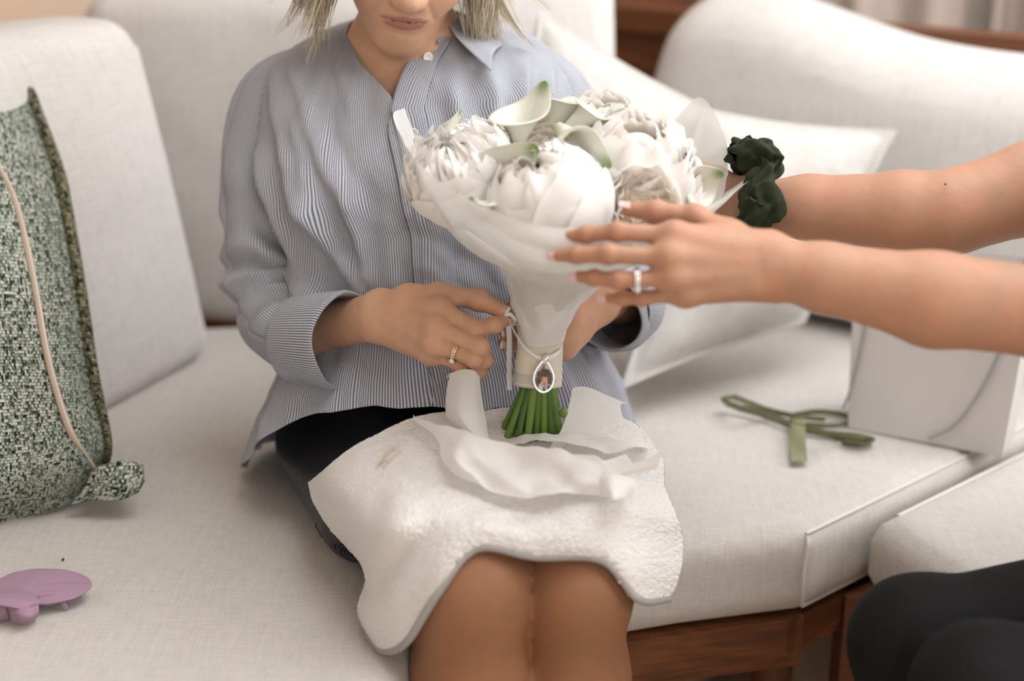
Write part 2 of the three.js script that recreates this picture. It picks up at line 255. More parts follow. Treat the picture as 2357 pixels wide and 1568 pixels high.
// curtains on the back wall, right of the sofa corner
function curtain(x0, x1, z, amp, pitch, label, k) {
  const f = (s, t) => { const x = lerp(x0, x1, s), ph = x / pitch * Math.PI * 2 + 1.4 * Math.sin(x * 9 + k); return V(x, lerp(2.42, .02, t), z + amp * (.6 + .4 * t) * (Math.sin(ph) + .35 * Math.sin(2.3 * ph + k))); };
  tag(mesh('curtain', thick(surf(f, Math.round((x1 - x0) * 160), 12), .002), M.curtain), label, 'curtain', 'curtains on the back wall');
}
curtain(.50, 1.00, RZ0 + .10, .022, .15, 'taupe curtain hanging beside the tall brown cabinet behind the sofa', 1.0);
curtain(1.045, 1.9, RZ0 + .13, .030, .10, 'brown grey pleated curtain in tight folds behind the sofa rail', 2.2);
{
  const rod = thing('curtain_rod', 'dark metal curtain rod on the back wall above the curtains', 'curtain rod');
  mesh('rod', tube([V(.3, 2.45, RZ0 + .12), V(2.1, 2.45, RZ0 + .12)], .012, 2, 10), M.black, rod);
  for (const x of [.32, 2.08]) mesh('bracket', box(x - .01, x + .01, 2.44, 2.46, RZ0, RZ0 + .12), M.black, rod);
}
// wooden cabinet whose corner shows in the gap between the back cushions
{
  const c = thing('cabinet', 'tall brown wooden cabinet standing behind the sofa corner', 'cabinet');
  mesh('body', boxUV(box(.20, .42, 0, 1.35, RZ0 + .02, RZ0 + .36)), M.wood, c);
  mesh('door', boxUV(box(.21, .41, .06, 1.33, RZ0 + .36, RZ0 + .375)), M.wood, c);
  mesh('top', boxUV(box(.19, .43, 1.35, 1.375, RZ0 + .02, RZ0 + .39)), M.wood, c);
}
// table lamp on a side table behind the sofa arm: its warm glow reaches the back wall
{
  const tb = thing('side_table', 'small round wooden side table behind the sofa arm', 'table'), x = -1.75, z = -2.75;
  mesh('table_top', new THREE.CylinderGeometry(.24, .24, .03, 40).translate(x, .50, z), M.wood, tb); mesh('pole', new THREE.CylinderGeometry(.03, .03, .46, 16).translate(x, .255, z), M.wood, tb); mesh('base', new THREE.CylinderGeometry(.16, .17, .025, 32).translate(x, .0135, z), M.wood, tb);
  const lp = thing('table_lamp', 'table lamp with a cream fabric shade on the round side table', 'lamp');
  mesh('base', new THREE.LatheGeometry([[0, 0], [.08, 0], [.085, .015], [.05, .05], [.075, .12], [.06, .19], [.018, .22], [.012, .30], [0, .30]].map(([a, b]) => new THREE.Vector2(a, b)), 32).translate(x, .516, z), M.white, lp);
  mesh('lamp_shade', thick(surf((s, t) => { const a = s * Math.PI * 2, r = lerp(.11, .16, t); return V(x + Math.cos(a) * r, lerp(.98, .76, t), z + Math.sin(a) * r); }, 40, 6), .002), phy({ color: new THREE.Color(.85, .72, .55), roughness: 1, transmission: .45, thickness: 0 }), lp);
  mesh('bulb', new THREE.SphereGeometry(.03, 20, 14).translate(x, .86, z), std({ color: 0xffffff, emissive: new THREE.Color(1, .62, .3), emissiveIntensity: 4 }), lp);
  const l = new THREE.PointLight(new THREE.Color(1, .60, .28), 1.7, 0, 2); l.position.set(x, .86, z); l.castShadow = true; l.shadow.radius = 1.5; scene.add(l);
}
// ---------------------------------------------------------------- the sofa: curved sectional, deck 0.33, seat top 0.45
const SEAT = .45;
function sdPoly(poly) {     // 2D signed distance, poly: [[x, z], ...]
  return (x, z) => { let d = 1e9, s = 1; for (let i = 0, j = poly.length - 1; i < poly.length; j = i++) { const [ax, az] = poly[i], [bx, bz] = poly[j], ex = bx - ax, ez = bz - az, wx = x - ax, wz = z - az, t = clamp((wx * ex + wz * ez) / (ex * ex + ez * ez)), qx = wx - ex * t, qz = wz - ez * t; d = Math.min(d, qx * qx + qz * qz); const c1 = z >= az, c2 = z < bz, c3 = ex * wz > ez * wx; if ((c1 && c2 && c3) || (!c1 && !c2 && !c3)) s = -s; } return s * Math.sqrt(d); };
}
const smoothPoly = (pts, n) => { const o = []; for (let i = 0; i < n; i++) { const p = crArr(pts, i / n, true); o.push(p); } return o; };
function slab(poly, y0, y1, r, puff, cell) {
  const sd = sdPoly(poly), yc = (y0 + y1) / 2, h = (y1 - y0) / 2; const xs = poly.map(p => p[0]), zs = poly.map(p => p[1]);
  const f = (x, y, z) => { const a = sd(x, z), e = puff * sstep(0, .25, -a) + .004 * fbm(x * 5, 3, z * 5) * sstep(0, .1, -a), b = (y > yc ? y - yc - e : yc - y) - h, p = a + r, q = b + r; return Math.min(Math.max(p, q), 0) + Math.hypot(Math.max(p, 0), Math.max(q, 0)) - r; };
  slab.f = f; return boxUV(nets(f, V(Math.min(...xs) - .03, y0 - .03, Math.min(...zs) - .03), V(Math.max(...xs) + .03, y1 + .05, Math.max(...zs) + .03), cell));
}
const seatA = [[-.56, -2.25], [.10, -2.34], [.22, -2.60], [.99, -2.06], [.70, -1.80], [.357, -1.515], [.20, -1.478], [.03, -1.425], [-.075, -1.355], [-.112, -1.20], [-.15, -.95], [-.28, -.62], [-.52, -.36], [-1.30, -.78], [-1.0, -1.45]];
const seatB = [[1.01, -2.07], [1.42, -1.74], [1.70, -1.22], [1.70, -.70], [1.12, -.50], [.80, -.86], [.60, -1.20], [.462, -1.50], [.44, -1.565], [.72, -1.80]];
{
  const A = thing('seat_cushion', 'long curved ivory linen bench cushion under the seated woman', 'cushion', 'sofa cushions');
  mesh('cover', slab(seatA, .328, SEAT, .034, .0, .010), M.linen, A);
  // welted side seam on the right end, lying on the cover
  const fA = slab.f, seam = (pts, r) => tube(pts.map(([x, y, z]) => project(fA, V(x, y, z))), r, 60, 7);
  const run = (p, q, n, y) => Array.from({ length: n }, (_, i) => [lerp(p[0], q[0], i / (n - 1)), y, lerp(p[1], q[1], i / (n - 1))]);
  mesh('piping', seam(run([.362, -1.512], [.90, -1.985], 14, .452), .0026), M.piping, A);
  mesh('piping', seam([[.362, .452, -1.505], [.356, .43, -1.505], [.354, .40, -1.50], [.354, .37, -1.50], [.357, .335, -1.505]], .0028), M.piping, A);
  mesh('piping', seam(run([.358, -1.512], [.62, -1.735], 8, .330), .0026), M.piping, A);
  const B = thing('seat_cushion', 'ivory linen seat cushion under the person in black leggings', 'cushion', 'sofa cushions');
  mesh('cover', slab(seatB, .328, SEAT - .004, .042, .0, .011), M.linen, B);
  { const fB = slab.f; mesh('piping', tube(run([.47, -1.575], [.95, -2.00], 12, .450).map(([x, y, z]) => project(fB, V(x, y, z))), .0026, 60, 7), M.piping, B); }
}
// back cushion: upright pad between two floor points along the seat line, leaning back
function backPad(label, a, b, h, th, lean, opt = {}) {
  const c = a.clone().add(b).multiplyScalar(.5), X = b.clone().sub(a).setY(0), w = X.length() / 2; X.normalize(); const out = V(0, 1, 0).cross(X);   // out: away from the sitter
  const Y = V(0, .98, 0).addScaledVector(out, Math.sin(lean)), Z = out.clone().negate();  // sheared: the foot stays level on the seat; Z points to the sitter
  const r = opt.r || .06, top = opt.top || (() => 0), cell = .012;
  const f = (x, y, z) => {     // local: x along, y up from seat, z toward sitter (front face at 0)
    const hx = w, t = x / w, yt = h + top(t), yy = (y - yt / 2) / (yt / 2), bow = (opt.bow ?? .05) * (1 - t * t * t * t) * (1 - Math.pow(Math.abs(yy), 3)), e = .006 * fbm(x * 6 + 3 * w, y * 6, (opt.seed || 0));
    const a1 = Math.abs(x) - hx + (opt.pinch || 0) * yy * yy, a2 = Math.abs(y - yt / 2) - yt / 2 - (opt.crown ?? .012) * (1 - t * t), a3 = Math.abs(z + th / 2) - th / 2 - bow - e;
    const p = a1 + r, q = a2 + r, s = a3 + r; return Math.min(Math.max(p, q, s), 0) + Math.hypot(Math.max(p, 0), Math.max(q, 0), Math.max(s, 0)) - r;
  };
  const g = boxUV(nets(f, V(-w - .04, -.04, -th - .12), V(w + .04, h + .14, .12), cell));
  const m = new THREE.Matrix4().makeBasis(X, Y, Z).setPosition(c.x, a.y, c.z);
  const o = thing('back_cushion', label, 'cushion', 'sofa cushions'); mesh('cover', g.applyMatrix4(m), M.linenBack, o);
  if (opt.pipe) for (const line of opt.pipe) mesh('piping', tube(Array.from({ length: 26 }, (_, i) => project(f, V(...crArr(line, i / 25)).multiply(V(w, h, 1)))).map(p => p.applyMatrix4(m)), .0045, 40, 8), M.piping, o);
  return o;
}
const y0b = SEAT - .001;
backPad('ivory linen back cushion standing behind the green tweed pillow', V(-.90, y0b, -1.22), V(-.458, y0b, -2.10), .53, .15, .20, { bow: .03, seed: 1, r: .045, pipe: [[[.985, .02, -.01], [.995, .5, -.01], [.985, .92, -.015]]] });
backPad('ivory linen back cushion behind the right shoulder of the woman', V(-.74, y0b, -2.30), V(-.13, y0b, -2.195), .54, .16, .20, { bow: .02, seed: 2, r: .05, pipe: [[[-.99, .4, -.015], [-.985, .85, -.02], [-.93, .995, -.06]]] });
backPad('ivory linen back cushion beside the dark gap behind the left shoulder of the woman', V(-.10, y0b, -2.18), V(.185, y0b, -2.215), .58, .17, .20, { bow: .03, seed: 3, r: .05 });
backPad('wide ivory linen back cushion sagging in front of the wooden back rail', V(.165, y0b, -2.47), V(1.45, y0b, -1.52), .478, .19, .22, { bow: .04, seed: 4, r: .09, crown: .0, pinch: .05, top: t => .075 * Math.exp(-Math.pow((t + .80) / .30, 2)) - .02 + .02 * sstep(0, .5, t) });
// wooden frame
{
  const S = thing('sofa_frame', 'brown wooden sofa frame under and behind the ivory cushions', 'sofa');
  const inset = (poly, d) => { const c = poly.reduce((a, p) => [a[0] + p[0] / poly.length, a[1] + p[1] / poly.length], [0, 0]); return poly.map(([x, z]) => { const l = Math.hypot(c[0] - x, c[1] - z); return [x + (c[0] - x) / l * d, z + (c[1] - z) / l * d]; }); };
  const ext = (poly, y0, y1) => { const s = new THREE.Shape(poly.map(([x, z]) => new THREE.Vector2(x, -z))); const g = new THREE.ExtrudeGeometry(s, { depth: y1 - y0, bevelEnabled: false }); g.rotateX(-Math.PI / 2); g.translate(0, y0, 0); return boxUV(indexed(g)); };
  mesh('seat_deck', [ext(inset(seatA, .02), .275, .324), ext(inset(seatB, .02), .275, .324)], M.wood, S);
  const railLine = [[-.30, -.62], [-.17, -.95], [-.13, -1.21], [-.09, -1.375], [.02, -1.445], [.19, -1.50], [.355, -1.54], [.48, -1.535], [.62, -1.22], [.82, -.88], [1.12, -.53]];
  const rail = (a, b, y0, y1, th) => { const pts = railLine.slice(a, b).map(([x, z]) => V(x, (y0 + y1) / 2, z)); const prof = [[-.5, -.5], [-.5, .38], [-.38, .5], [.38, .5], [.5, .38], [.5, -.5], [.4, -.5], [-.4, -.5]]; const f = (s, t) => { const c = crV(pts, t), tn = crV(pts, Math.min(1, t + .01)).sub(crV(pts, Math.max(0, t - .01))).normalize(), n = V(tn.z, 0, -tn.x); const p = prof[Math.round(s * prof.length) % prof.length]; return c.addScaledVector(n, p[0] * th).add(V(0, p[1] * (y1 - y0), 0)); }; return boxUV(surf(f, prof.length, 40)); };
  mesh('front_rail', rail(0, 7, .255, .326, .03), M.wood, S);
  mesh('front_rail', rail(7, 11, .255, .326, .03), M.wood, S);
  mesh('post', box(.42, .46, .02, .324, -1.62, -1.57), M.wood, S);
  const plank2 = (x0, z0, x1, z1, ya, yb, th) => { const L = Math.hypot(x1 - x0, z1 - z0), g = new THREE.BoxGeometry(L, yb - ya, th); boxUV(g); g.rotateY(-Math.atan2(z1 - z0, x1 - x0)); g.translate((x0 + x1) / 2, (ya + yb) / 2, (z0 + z1) / 2); return g; };
  mesh('back_panel', plank2(-1.46, -1.14, -.90, -2.40, .12, .86, .03), M.wood, S);
  mesh('back_panel', plank2(-.90, -2.60, .16, -2.80, .12, .86, .03), M.wood, S);
  mesh('back_panel', plank2(.16, -2.80, 1.94, -1.58, .12, .872, .03), M.wood, S);
  mesh('top_rail', plank2(.14, -2.815, 1.96, -1.555, .872, .915, .07), M.wood, S);
  for (const [x, z] of [[-.25, -.75], [-.05, -1.45], [.34, -1.60], [.95, -.85], [-1.05, -1.0], [-.55, -2.28], [.40, -2.45], [1.55, -1.45]]) mesh('leg', tube([V(x, .28, z), V(x, 0, z)], t => lerp(.03, .02, t), 3, 12), M.wood, S);
}
// ---------------------------------------------------------------- the seated woman
M.skinA = phy({ color: 0xffffff, vertexColors: true, roughness: .52, specularIntensity: .5 });
const skinTone = (base, red, k) => (x, y, z) => { const a = fbm(x * 38, y * 38, z * 38), b = fbm(x * 140 + 9, y * 140, z * 140), m = .96 + .05 * a + .05 * b; return [base[0] * m + red * .03 * a, base[1] * m - red * .012 * a, base[2] * m - red * .01 * a]; };
const SKIN1 = [.63, .365, .24], SKIN2 = [.49, .265, .172];
// a hand: wrist, four knuckles, four finger chains beyond the knuckles, thumb chain
function handField(w, wr, knuckles, fingers, thumb, S = 1, dorsal = V(0, 0, 1)) {
  dorsal = dorsal.clone().normalize(); const palm = dorsal.clone().multiplyScalar(-.009 * S);
  const base = [], br = [], R = [[.0102, .0092, .0080, .0064], [.0104, .0094, .0082, .0066], [.0097, .0087, .0077, .0062], [.0086, .0075, .0067, .0055]];
  knuckles.forEach((k, i) => { const a = w.clone().addScaledVector(knuckles[0].clone().sub(knuckles[3]).normalize(), (1.5 - i) * wr * .30); base.push(cone(a, k, wr * .58, R[i][0] * 1.05 * S)); base.push(cone(a.clone().lerp(k, .5).add(palm), k.clone().addScaledVector(palm, .4), .011 * S, .0095 * S));
    base.push(cone(a.clone().lerp(k, .25).addScaledVector(dorsal, wr * .42), k.clone().addScaledVector(dorsal, R[i][0] * .62 * S), .0028, .0036)); base.push(ell(k.clone().addScaledVector(dorsal, .0025 * S), R[i][0] * 1.10 * S, R[i][0] * 1.06 * S, R[i][0] * 1.1 * S)); });
  for (let i = 0; i < 3; i++) base.push(cone(knuckles[i].clone().add(palm.clone().multiplyScalar(.3)), knuckles[i + 1].clone().add(palm.clone().multiplyScalar(.3)), .0085 * S, .008 * S));
  base.push(cone(w.clone().lerp(thumb[0], .3), thumb[0], .016 * S, .0135 * S), cone(thumb[0], knuckles[0].clone().lerp(w, .25).add(palm), .012 * S, .010 * S));
  fingers.forEach((f, i) => { const c = [knuckles[i], ...f], p = []; for (let j = 0; j < c.length - 1; j++) { p.push(cone(c[j], c[j + 1], (R[i][j] ?? R[i][3]) * S * (j ? 1 : .92), (R[i][j + 1] ?? R[i][3]) * S)); } const b = R[i][1] * 1.13 * S; p.push(ell(f[0], b, b, b)); if (f[1]) { const b2 = R[i][2] * 1.08 * S; p.push(ell(f[1], b2, b2, b2)); } br.push({ p, k: .004, kj: .008 }); });
  const tp = []; const TR = [.0135, .0112, .0110, .0080]; for (let j = 0; j < thumb.length - 1; j++) tp.push(cone(thumb[j], thumb[j + 1], TR[j] * S * (j == 1 ? .92 : 1), TR[j + 1] * S)); tp.push(ell(thumb[2], .0122 * S, .0122 * S, .0122 * S), ell(thumb[1], .0128 * S, .0128 * S, .0128 * S)); br.push({ p: tp, k: .005, kj: .014 });
  return { base, br };
}
function nail(tip, from, up, len, wid, r) {   // curved plate lying on the back of a finger end
  const X = tip.clone().sub(from).normalize(), Z = up.clone().addScaledVector(X, -up.dot(X)).normalize(), Y = Z.clone().cross(X);
  const f = (s, t) => { const a = (s - .5) * 1.9, x = (t - .42) * len * (1 - .10 * Math.pow(2 * s - 1, 2)) - .18 * len * Math.pow(2 * s - 1, 2) * (t < .2 ? -1 : (t > .8 ? 1 : 0)) * .5; return tip.clone().addScaledVector(X, x).addScaledVector(Y, Math.sin(a) * wid * .5).addScaledVector(Z, r * (.80 + .16 * t) - (1 - Math.cos(a)) * wid * .34); };
  return [thick(surf((s, t) => f(s, t * .80), 8, 7), .0006), thick(surf((s, t) => f(s, .80 + t * .24), 8, 3), .0007)];
}
// lashes on lowered lids and eyebrows, at(x, y, z) in head axes
function faceLines(who, at, col) {
  const m = std({ color: col, roughness: .7 });
  for (const s of [-1, 1]) {
    mesh('eyelashes', tube([at(s * .018, .016, .0775), at(s * .027, .0125, .0790), at(s * .036, .0135, .0760), at(s * .042, .0165, .0700)], t => .0009 * (.5 + Math.sin(t * Math.PI)), 20, 6), m, who);
    mesh('eyebrow', tube([at(s * .013, .044, .0835), at(s * .028, .050, .0790), at(s * .042, .046, .0660)], t => .0024 * (1 - .7 * t), 20, 6), m, who);
  }
}
const woman = thing('person', 'woman in a blue striped shirt sitting on the sofa tying a ribbon on the bouquet', 'person');
const J = {};
{
  // head frame
  const yaw = .10, pit = .50, roll = -.16, m = new THREE.Matrix4().makeRotationFromEuler(new THREE.Euler(pit, yaw, roll, 'YXZ'));
  const mouthW = P(931, 50, 1.615), mouthL = V(0, -.053, .092).applyMatrix4(m), o = mouthW.clone().sub(mouthL); m.setPosition(o);
  J.head = m; J.headInv = m.clone().invert(); const h = (x, y, z) => V(x, y, z).applyMatrix4(m), ax = V(1, 0, 0).transformDirection(m), ay = V(0, 1, 0).transformDirection(m);
  const E = (x, y, z, a, b, c) => ell(h(x, y, z), a, b, c, ax, ay);
  const neck = P(940, 175, 1.785), chest = P(955, 330, 1.785), waist = P(985, 620, 1.815), hips = P(1020, 890, 1.845);
  J.neck = neck;
  const head = [E(0, .045, -.02, .073, .095, .092), E(0, -.028, .026, .059, .078, .060), cone(h(0, -.091, .066), h(0, -.088, .06), .019, .02),
    cone(h(.050, -.045, .0), h(.012, -.090, .062), .019, .016), cone(h(-.050, -.045, .0), h(-.012, -.090, .062), .019, .016), E(.036, -.022, .060, .027, .026, .024), E(-.036, -.022, .060, .027, .026, .024), E(0, -.052, .070, .031, .026, .020),
    cone(h(0, .028, .080), h(0, -.016, .102), .008, .0105), E(0, .045, .064, .055, .018, .018)];
  const fine = [E(0, -.019, .106, .0105, .009, .009), E(.0115, -.022, .096, .0075, .0068, .009), E(-.0115, -.022, .096, .0075, .0068, .009),
    E(.030, .022, .066, .0125, .0105, .0115), E(-.030, .022, .066, .0125, .0105, .0115), E(.072, -.002, -.012, .009, .030, .018), E(-.072, -.002, -.012, .009, .030, .018)];
  const lips = [E(.009, -.0490, .0880, .017, .0040, .0058), E(-.009, -.0490, .0880, .017, .0040, .0058), E(0, -.0578, .0860, .0195, .0050, .0070)];
  const inv = J.headInv.elements;
  const post = (d, x, y, z) => {
    const lx = inv[0] * x + inv[4] * y + inv[8] * z + inv[12], ly = inv[1] * x + inv[5] * y + inv[9] * z + inv[13], lz = inv[2] * x + inv[6] * y + inv[10] * z + inv[14];
    if (Math.abs(lx) < .06 && Math.abs(ly) < .12 && lz > .03 && lz < .14) {
      const ml = Math.hypot(lx / .0265, (ly + .0530 + .8 * lx * lx) / .0012, (lz - .094) / .010); if (ml < 1.6) d = Math.max(d, (1 - ml) * .0022);
      const ns = x => Math.hypot((lx - x) / .0042, (ly + .0275) / .0030, (lz - .098) / .008); const q = Math.min(ns(.006), ns(-.006)); if (q < 1.5) d = Math.max(d, (1 - q) * .003);
      const fold = s => Math.abs((s * lx) - (.021 + (-.02 - ly) * .42)); if (ly < -.018 && ly > -.062) { const q2 = Math.min(fold(1), fold(-1)); d += .0013 * Math.exp(-q2 * q2 / 9e-6) * sstep(-.062, -.05, ly) * sstep(-.018, -.028, ly); }
      d += .0016 * Math.exp(-(Math.pow(ly + .0705, 2)) / 1.6e-5 - lx * lx / 2.5e-4);
      d += .0006 * Math.exp(-lx * lx / 1.2e-5) * sstep(-.046, -.040, ly) * sstep(-.028, -.034, ly);
    }
    return d;
  };
  const sL = P(640, 175, 1.79), sR = P(1265, 170, 1.79);
  const eL = P(628, 672, 1.777), wL = P(872, 727, 1.60), eR = P(1424, 668, 1.785), wR = P(1380, 694, 1.655);
  Object.assign(J, { sL, sR, eL, wL, eR, wR, hips, waist, chest });
  const torso = [ell(chest, .145, .16, .085), ell(waist, .125, .17, .085), ell(hips, .165, .095, .115), cone(P(730, 210, 1.80), P(1170, 205, 1.80), .034, .034), cone(neck.clone().add(V(0, -.03, 0)), h(0, -.04, -.03), .052, .049), cone(P(895, 250, 1.755), P(985, 250, 1.755), .038, .038)];
  // legs: kL is the leg on the left of the picture
  const hL = P(870, 925, 1.82), hR = P(1165, 925, 1.82), kL = P(1080, 1345, 1.425), kR = P(1325, 1345, 1.445), aL = V(kL.x + .002, .085, kL.z + .015), aR = V(kR.x - .008, .085, kR.z - .015);
  Object.assign(J, { hL, hR, kL, kR, aL, aR });
  const legs = []; for (const [hh, k, a, s] of [[hL, kL, aL, 1.0], [hR, kR, aR, .93]]) {
    legs.push(cone(hh, k, .074, .053 * s), ell(k.clone().add(V(0, .004, .012)), .050 * s, .056 * s, .046 * s), cone(k, k.clone().lerp(a, .28), .055 * s, .061 * s), cone(k.clone().lerp(a, .28).add(V(0, 0, -.008)), k.clone().lerp(a, .6), .060 * s, .044 * s), cone(k.clone().lerp(a, .6), a, .044 * s, .034 * s),
      cone(a.clone().add(V(0, -.03, -.02)), a.clone().add(V(0, -.055, .12)), .030, .026), cone(a.clone().add(V(0, -.055, .12)), a.clone().add(V(0, -.062, .175)), .028, .018));
  }
  const sm = (list, k, x, y, z) => { let r = 1e3; for (const f of list) { const d = f(x, y, z); r = r > 900 ? d : smin(r, d, k); } return r; };
  const hc = h(0, 0, 0), headComp = (x, y, z) => { const far = Math.hypot(x - hc.x, y - hc.y, z - hc.z); if (far > .26) return far - .15; let d = sm(head, .026, x, y, z); const e = Math.hypot(x - mouthW.x, y - mouthW.y, z - mouthW.z); if (far < .2) { d = smin(d, sm(fine, .004, x, y, z), .010); if (e < .07) d = smin(d, sm(lips, .003, x, y, z), .0055); } return d; };
  const chain = (pts, rs) => pts.slice(1).map((p, i) => cone(pts[i], p, rs[i], rs[i + 1]));
  const arms = [...chain([P(672, 235, 1.80), P(604, 360, 1.79), P(606, 500, 1.787), eL], [.030, .033, .032, .026]), ...chain([eL, P(705, 765, 1.712), wL], [.026, .028, .0265]), ...chain([P(1235, 225, 1.80), P(1322, 360, 1.79), P(1372, 500, 1.80), eR], [.030, .033, .033, .032]), ...chain([eR, wR], [.032, .026])];
  // her right hand, pinching the ribbon
  const kn1 = [P(1012, 712, 1.545), P(1004, 752, 1.535), P(1000, 790, 1.54), P(990, 812, 1.555)];
  const f1 = [[P(1098, 757, 1.528), P(1140, 748, 1.536), P(1166, 737, 1.542)], [P(1105, 797, 1.520), P(1116, 828, 1.538), P(1092, 836, 1.562)], [P(1092, 826, 1.528), P(1104, 852, 1.55), P(1078, 852, 1.575)], [P(1060, 838, 1.552), P(1072, 858, 1.572), P(1050, 856, 1.592)]];
  const t1 = [P(940, 690, 1.575), P(1010, 676, 1.567), P(1102, 690, 1.553), P(1156, 716, 1.546)];
  const H1 = handField(wL, .030, kn1, f1, t1, 1.02, V(-.12, .5, .85));
  // her left hand, round the back of the handle
  const kn2 = [P(1322, 726, 1.608), P(1318, 752, 1.600), P(1308, 778, 1.598), P(1300, 802, 1.602)];
  const f2 = [[P(1262, 716, 1.598), P(1212, 708, 1.590), P(1172, 704, 1.578)], [P(1250, 765, 1.590), P(1200, 765, 1.580), P(1160, 766, 1.566)], [P(1246, 792, 1.590), P(1198, 790, 1.580), P(1158, 791, 1.566)], [P(1258, 818, 1.60), P(1220, 818, 1.595), P(1195, 818, 1.588)]];
  const t2 = [P(1345, 690, 1.63), P(1310, 680, 1.61), P(1280, 668, 1.60), P(1240, 660, 1.595)];
  const H2 = handField(wR, .028, kn2, f2, t2, .98, V(.25, .1, -.9));
  J.f1 = f1; J.t1 = t1; J.f2 = f2; J.kn1 = kn1; J.kn2 = kn2;
  const tone = skinTone(SKIN1, 1), pieces = [], blush = J.blush = (list, r) => (x, y, z) => { let m = 0; for (const p of list) { const d = Math.hypot(x - p.x, y - p.y, z - p.z); if (d < r) m = Math.max(m, 1 - d / r); } return m; }, red1 = blush([...f1.flatMap(f => [f[0], f[2]]), ...f2.map(f => f[2]), t1[2], t1[3], ...kn1], .017);
  const cut = (geo, keep) => { const p = geo.attributes.position, ix = geo.index.array, out = []; for (let i = 0; i < ix.length; i += 3) { const a = ix[i]; if (keep(p.getX(a), p.getY(a), p.getZ(a))) out.push(ix[i], ix[i + 1], ix[i + 2]); } geo.setIndex(out); return geo; };
  const legBr = [{ p: legs.slice(0, 7), k: .03, kj: .03 }, { p: legs.slice(7), k: .03, kj: .03 }], headBr = { p: [headComp], k: .01, kj: .03 }, bodyF = field({ base: [...torso, ...arms], k: .045, br: [...legBr, headBr] });
  const hp = h(0, -.07, -.02);
  // body below the neck, left out where the finer grids take over
  const nearHand = (x, y, z) => (Math.hypot(x - wL.x, y - wL.y, z - wL.z) < .05) || (Math.hypot(x - wR.x, y - wR.y, z - wR.z) < .05);
  const [blo, bhi] = bounds([sL, sR, eL, eR, kL, kR, aL, aR, wL, wR, hips], .14); blo.y = -.01;
  pieces.push(cut(nets(bodyF, blo, bhi, .0075), (x, y, z) => !nearHand(x, y, z) && y < neck.y + .004));
  const headF = field({ base: [...torso, ...arms], k: .045, br: [headBr], post });
  const headG = nets(headF, h(0, 0, 0).add(V(-.20, -.26, -.20)), h(0, 0, 0).add(V(.20, .17, .16)), .0026);
  pieces.push(cut(headG, (x, y, z) => y >= neck.y - .006));
  for (const [H, w, e] of [[H1, wL, eL], [H2, wR, eR]]) {
    const all = [w, w.clone().lerp(e, .35)]; const fs = H === H1 ? [...kn1, ...f1.flat(), ...t1] : [...kn2, ...f2.flat(), ...t2];
    const [lo, hi] = bounds([...fs, w, w.clone().lerp(e, .3)], .035);
    const F = field({ base: [...arms, ...H.base], k: .011, br: H.br, post: (d, x, y, z) => d + .0004 * fbm(x * 260, y * 260, z * 260) });
    const lim = w.distanceTo(e) * .42; pieces.push(cut(nets(F, lo, hi, .0021), (x, y, z) => (x - e.x) * (w.x - e.x) + (y - e.y) * (w.y - e.y) + (z - e.z) * (w.z - e.z) > 0 && Math.hypot(x - w.x, y - w.y, z - w.z) < Math.max(lim, .22)));
  }
  const g = join(pieces);
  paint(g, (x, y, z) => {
    const c = tone(x, y, z), lx = inv[0] * x + inv[4] * y + inv[8] * z + inv[12], ly = inv[1] * x + inv[5] * y + inv[9] * z + inv[13], lz = inv[2] * x + inv[6] * y + inv[10] * z + inv[14];
    if (lz > .05 && Math.abs(lx) < .05 && Math.abs(ly) < .1) { const lip = Math.max(sstep(1.15, .85, Math.hypot(lx / .0275, (ly + .0490 + .8 * lx * lx) / .0046)), sstep(1.15, .85, Math.hypot(lx / .0235, (ly + .0578) / .0058))); const L = [.34, .135, .115]; for (let i = 0; i < 3; i++) c[i] = lerp(c[i], L[i], lip * .8); }
    { const k = red1(x, y, z) * .5; c[0] *= 1 - .06 * k; c[1] *= 1 - .26 * k; c[2] *= 1 - .28 * k; }
    if (y < .645 && z > -1.62 && Math.abs(x) < .25) { c[0] *= .45; c[1] *= .37; c[2] *= .30; }  // legs: shade on their front painted into the skin colour
    return c;
  });
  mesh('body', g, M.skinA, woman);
  faceLines(woman, h, new THREE.Color(.16, .11, .07));
  // nails
  M.nail = phy({ color: new THREE.Color(.62, .38, .31), roughness: .22, clearcoat: .6 }); M.nailTip = phy({ color: new THREE.Color(.80, .74, .70), roughness: .25, clearcoat: .5 });
  const addNail = (tip, from, up, L, Wd, r, who) => { const [a, b] = nail(tip, from, up, L, Wd, r); const n = mesh('fingernail', a, M.nail, who); mesh('nail_tip', b, M.nailTip, n); };
  J.addNail = addNail;
  addNail(t1[3], t1[2], V(.10, .75, .65), .0155, .0125, .0088, woman);
  addNail(f1[0][2], f1[0][1], V(-.1, -.25, .95), .012, .0100, .0073, woman);
  addNail(f2[1][2], f2[1][1], V(0, .35, .94), .0140, .0110, .0073, woman);
  addNail(f2[2][2], f2[2][1], V(0, .15, .98), .0140, .0108, .0070, woman);
  // rings and ear ring
  M.gold = std({ color: new THREE.Color(.83, .60, .34), metalness: .85, roughness: .3 }); M.silver = std({ color: new THREE.Color(.86, .84, .81), metalness: .95, roughness: .25 });
  M.gem = phy({ color: new THREE.Color(.85, .86, .88), roughness: .12, clearcoat: 1 });
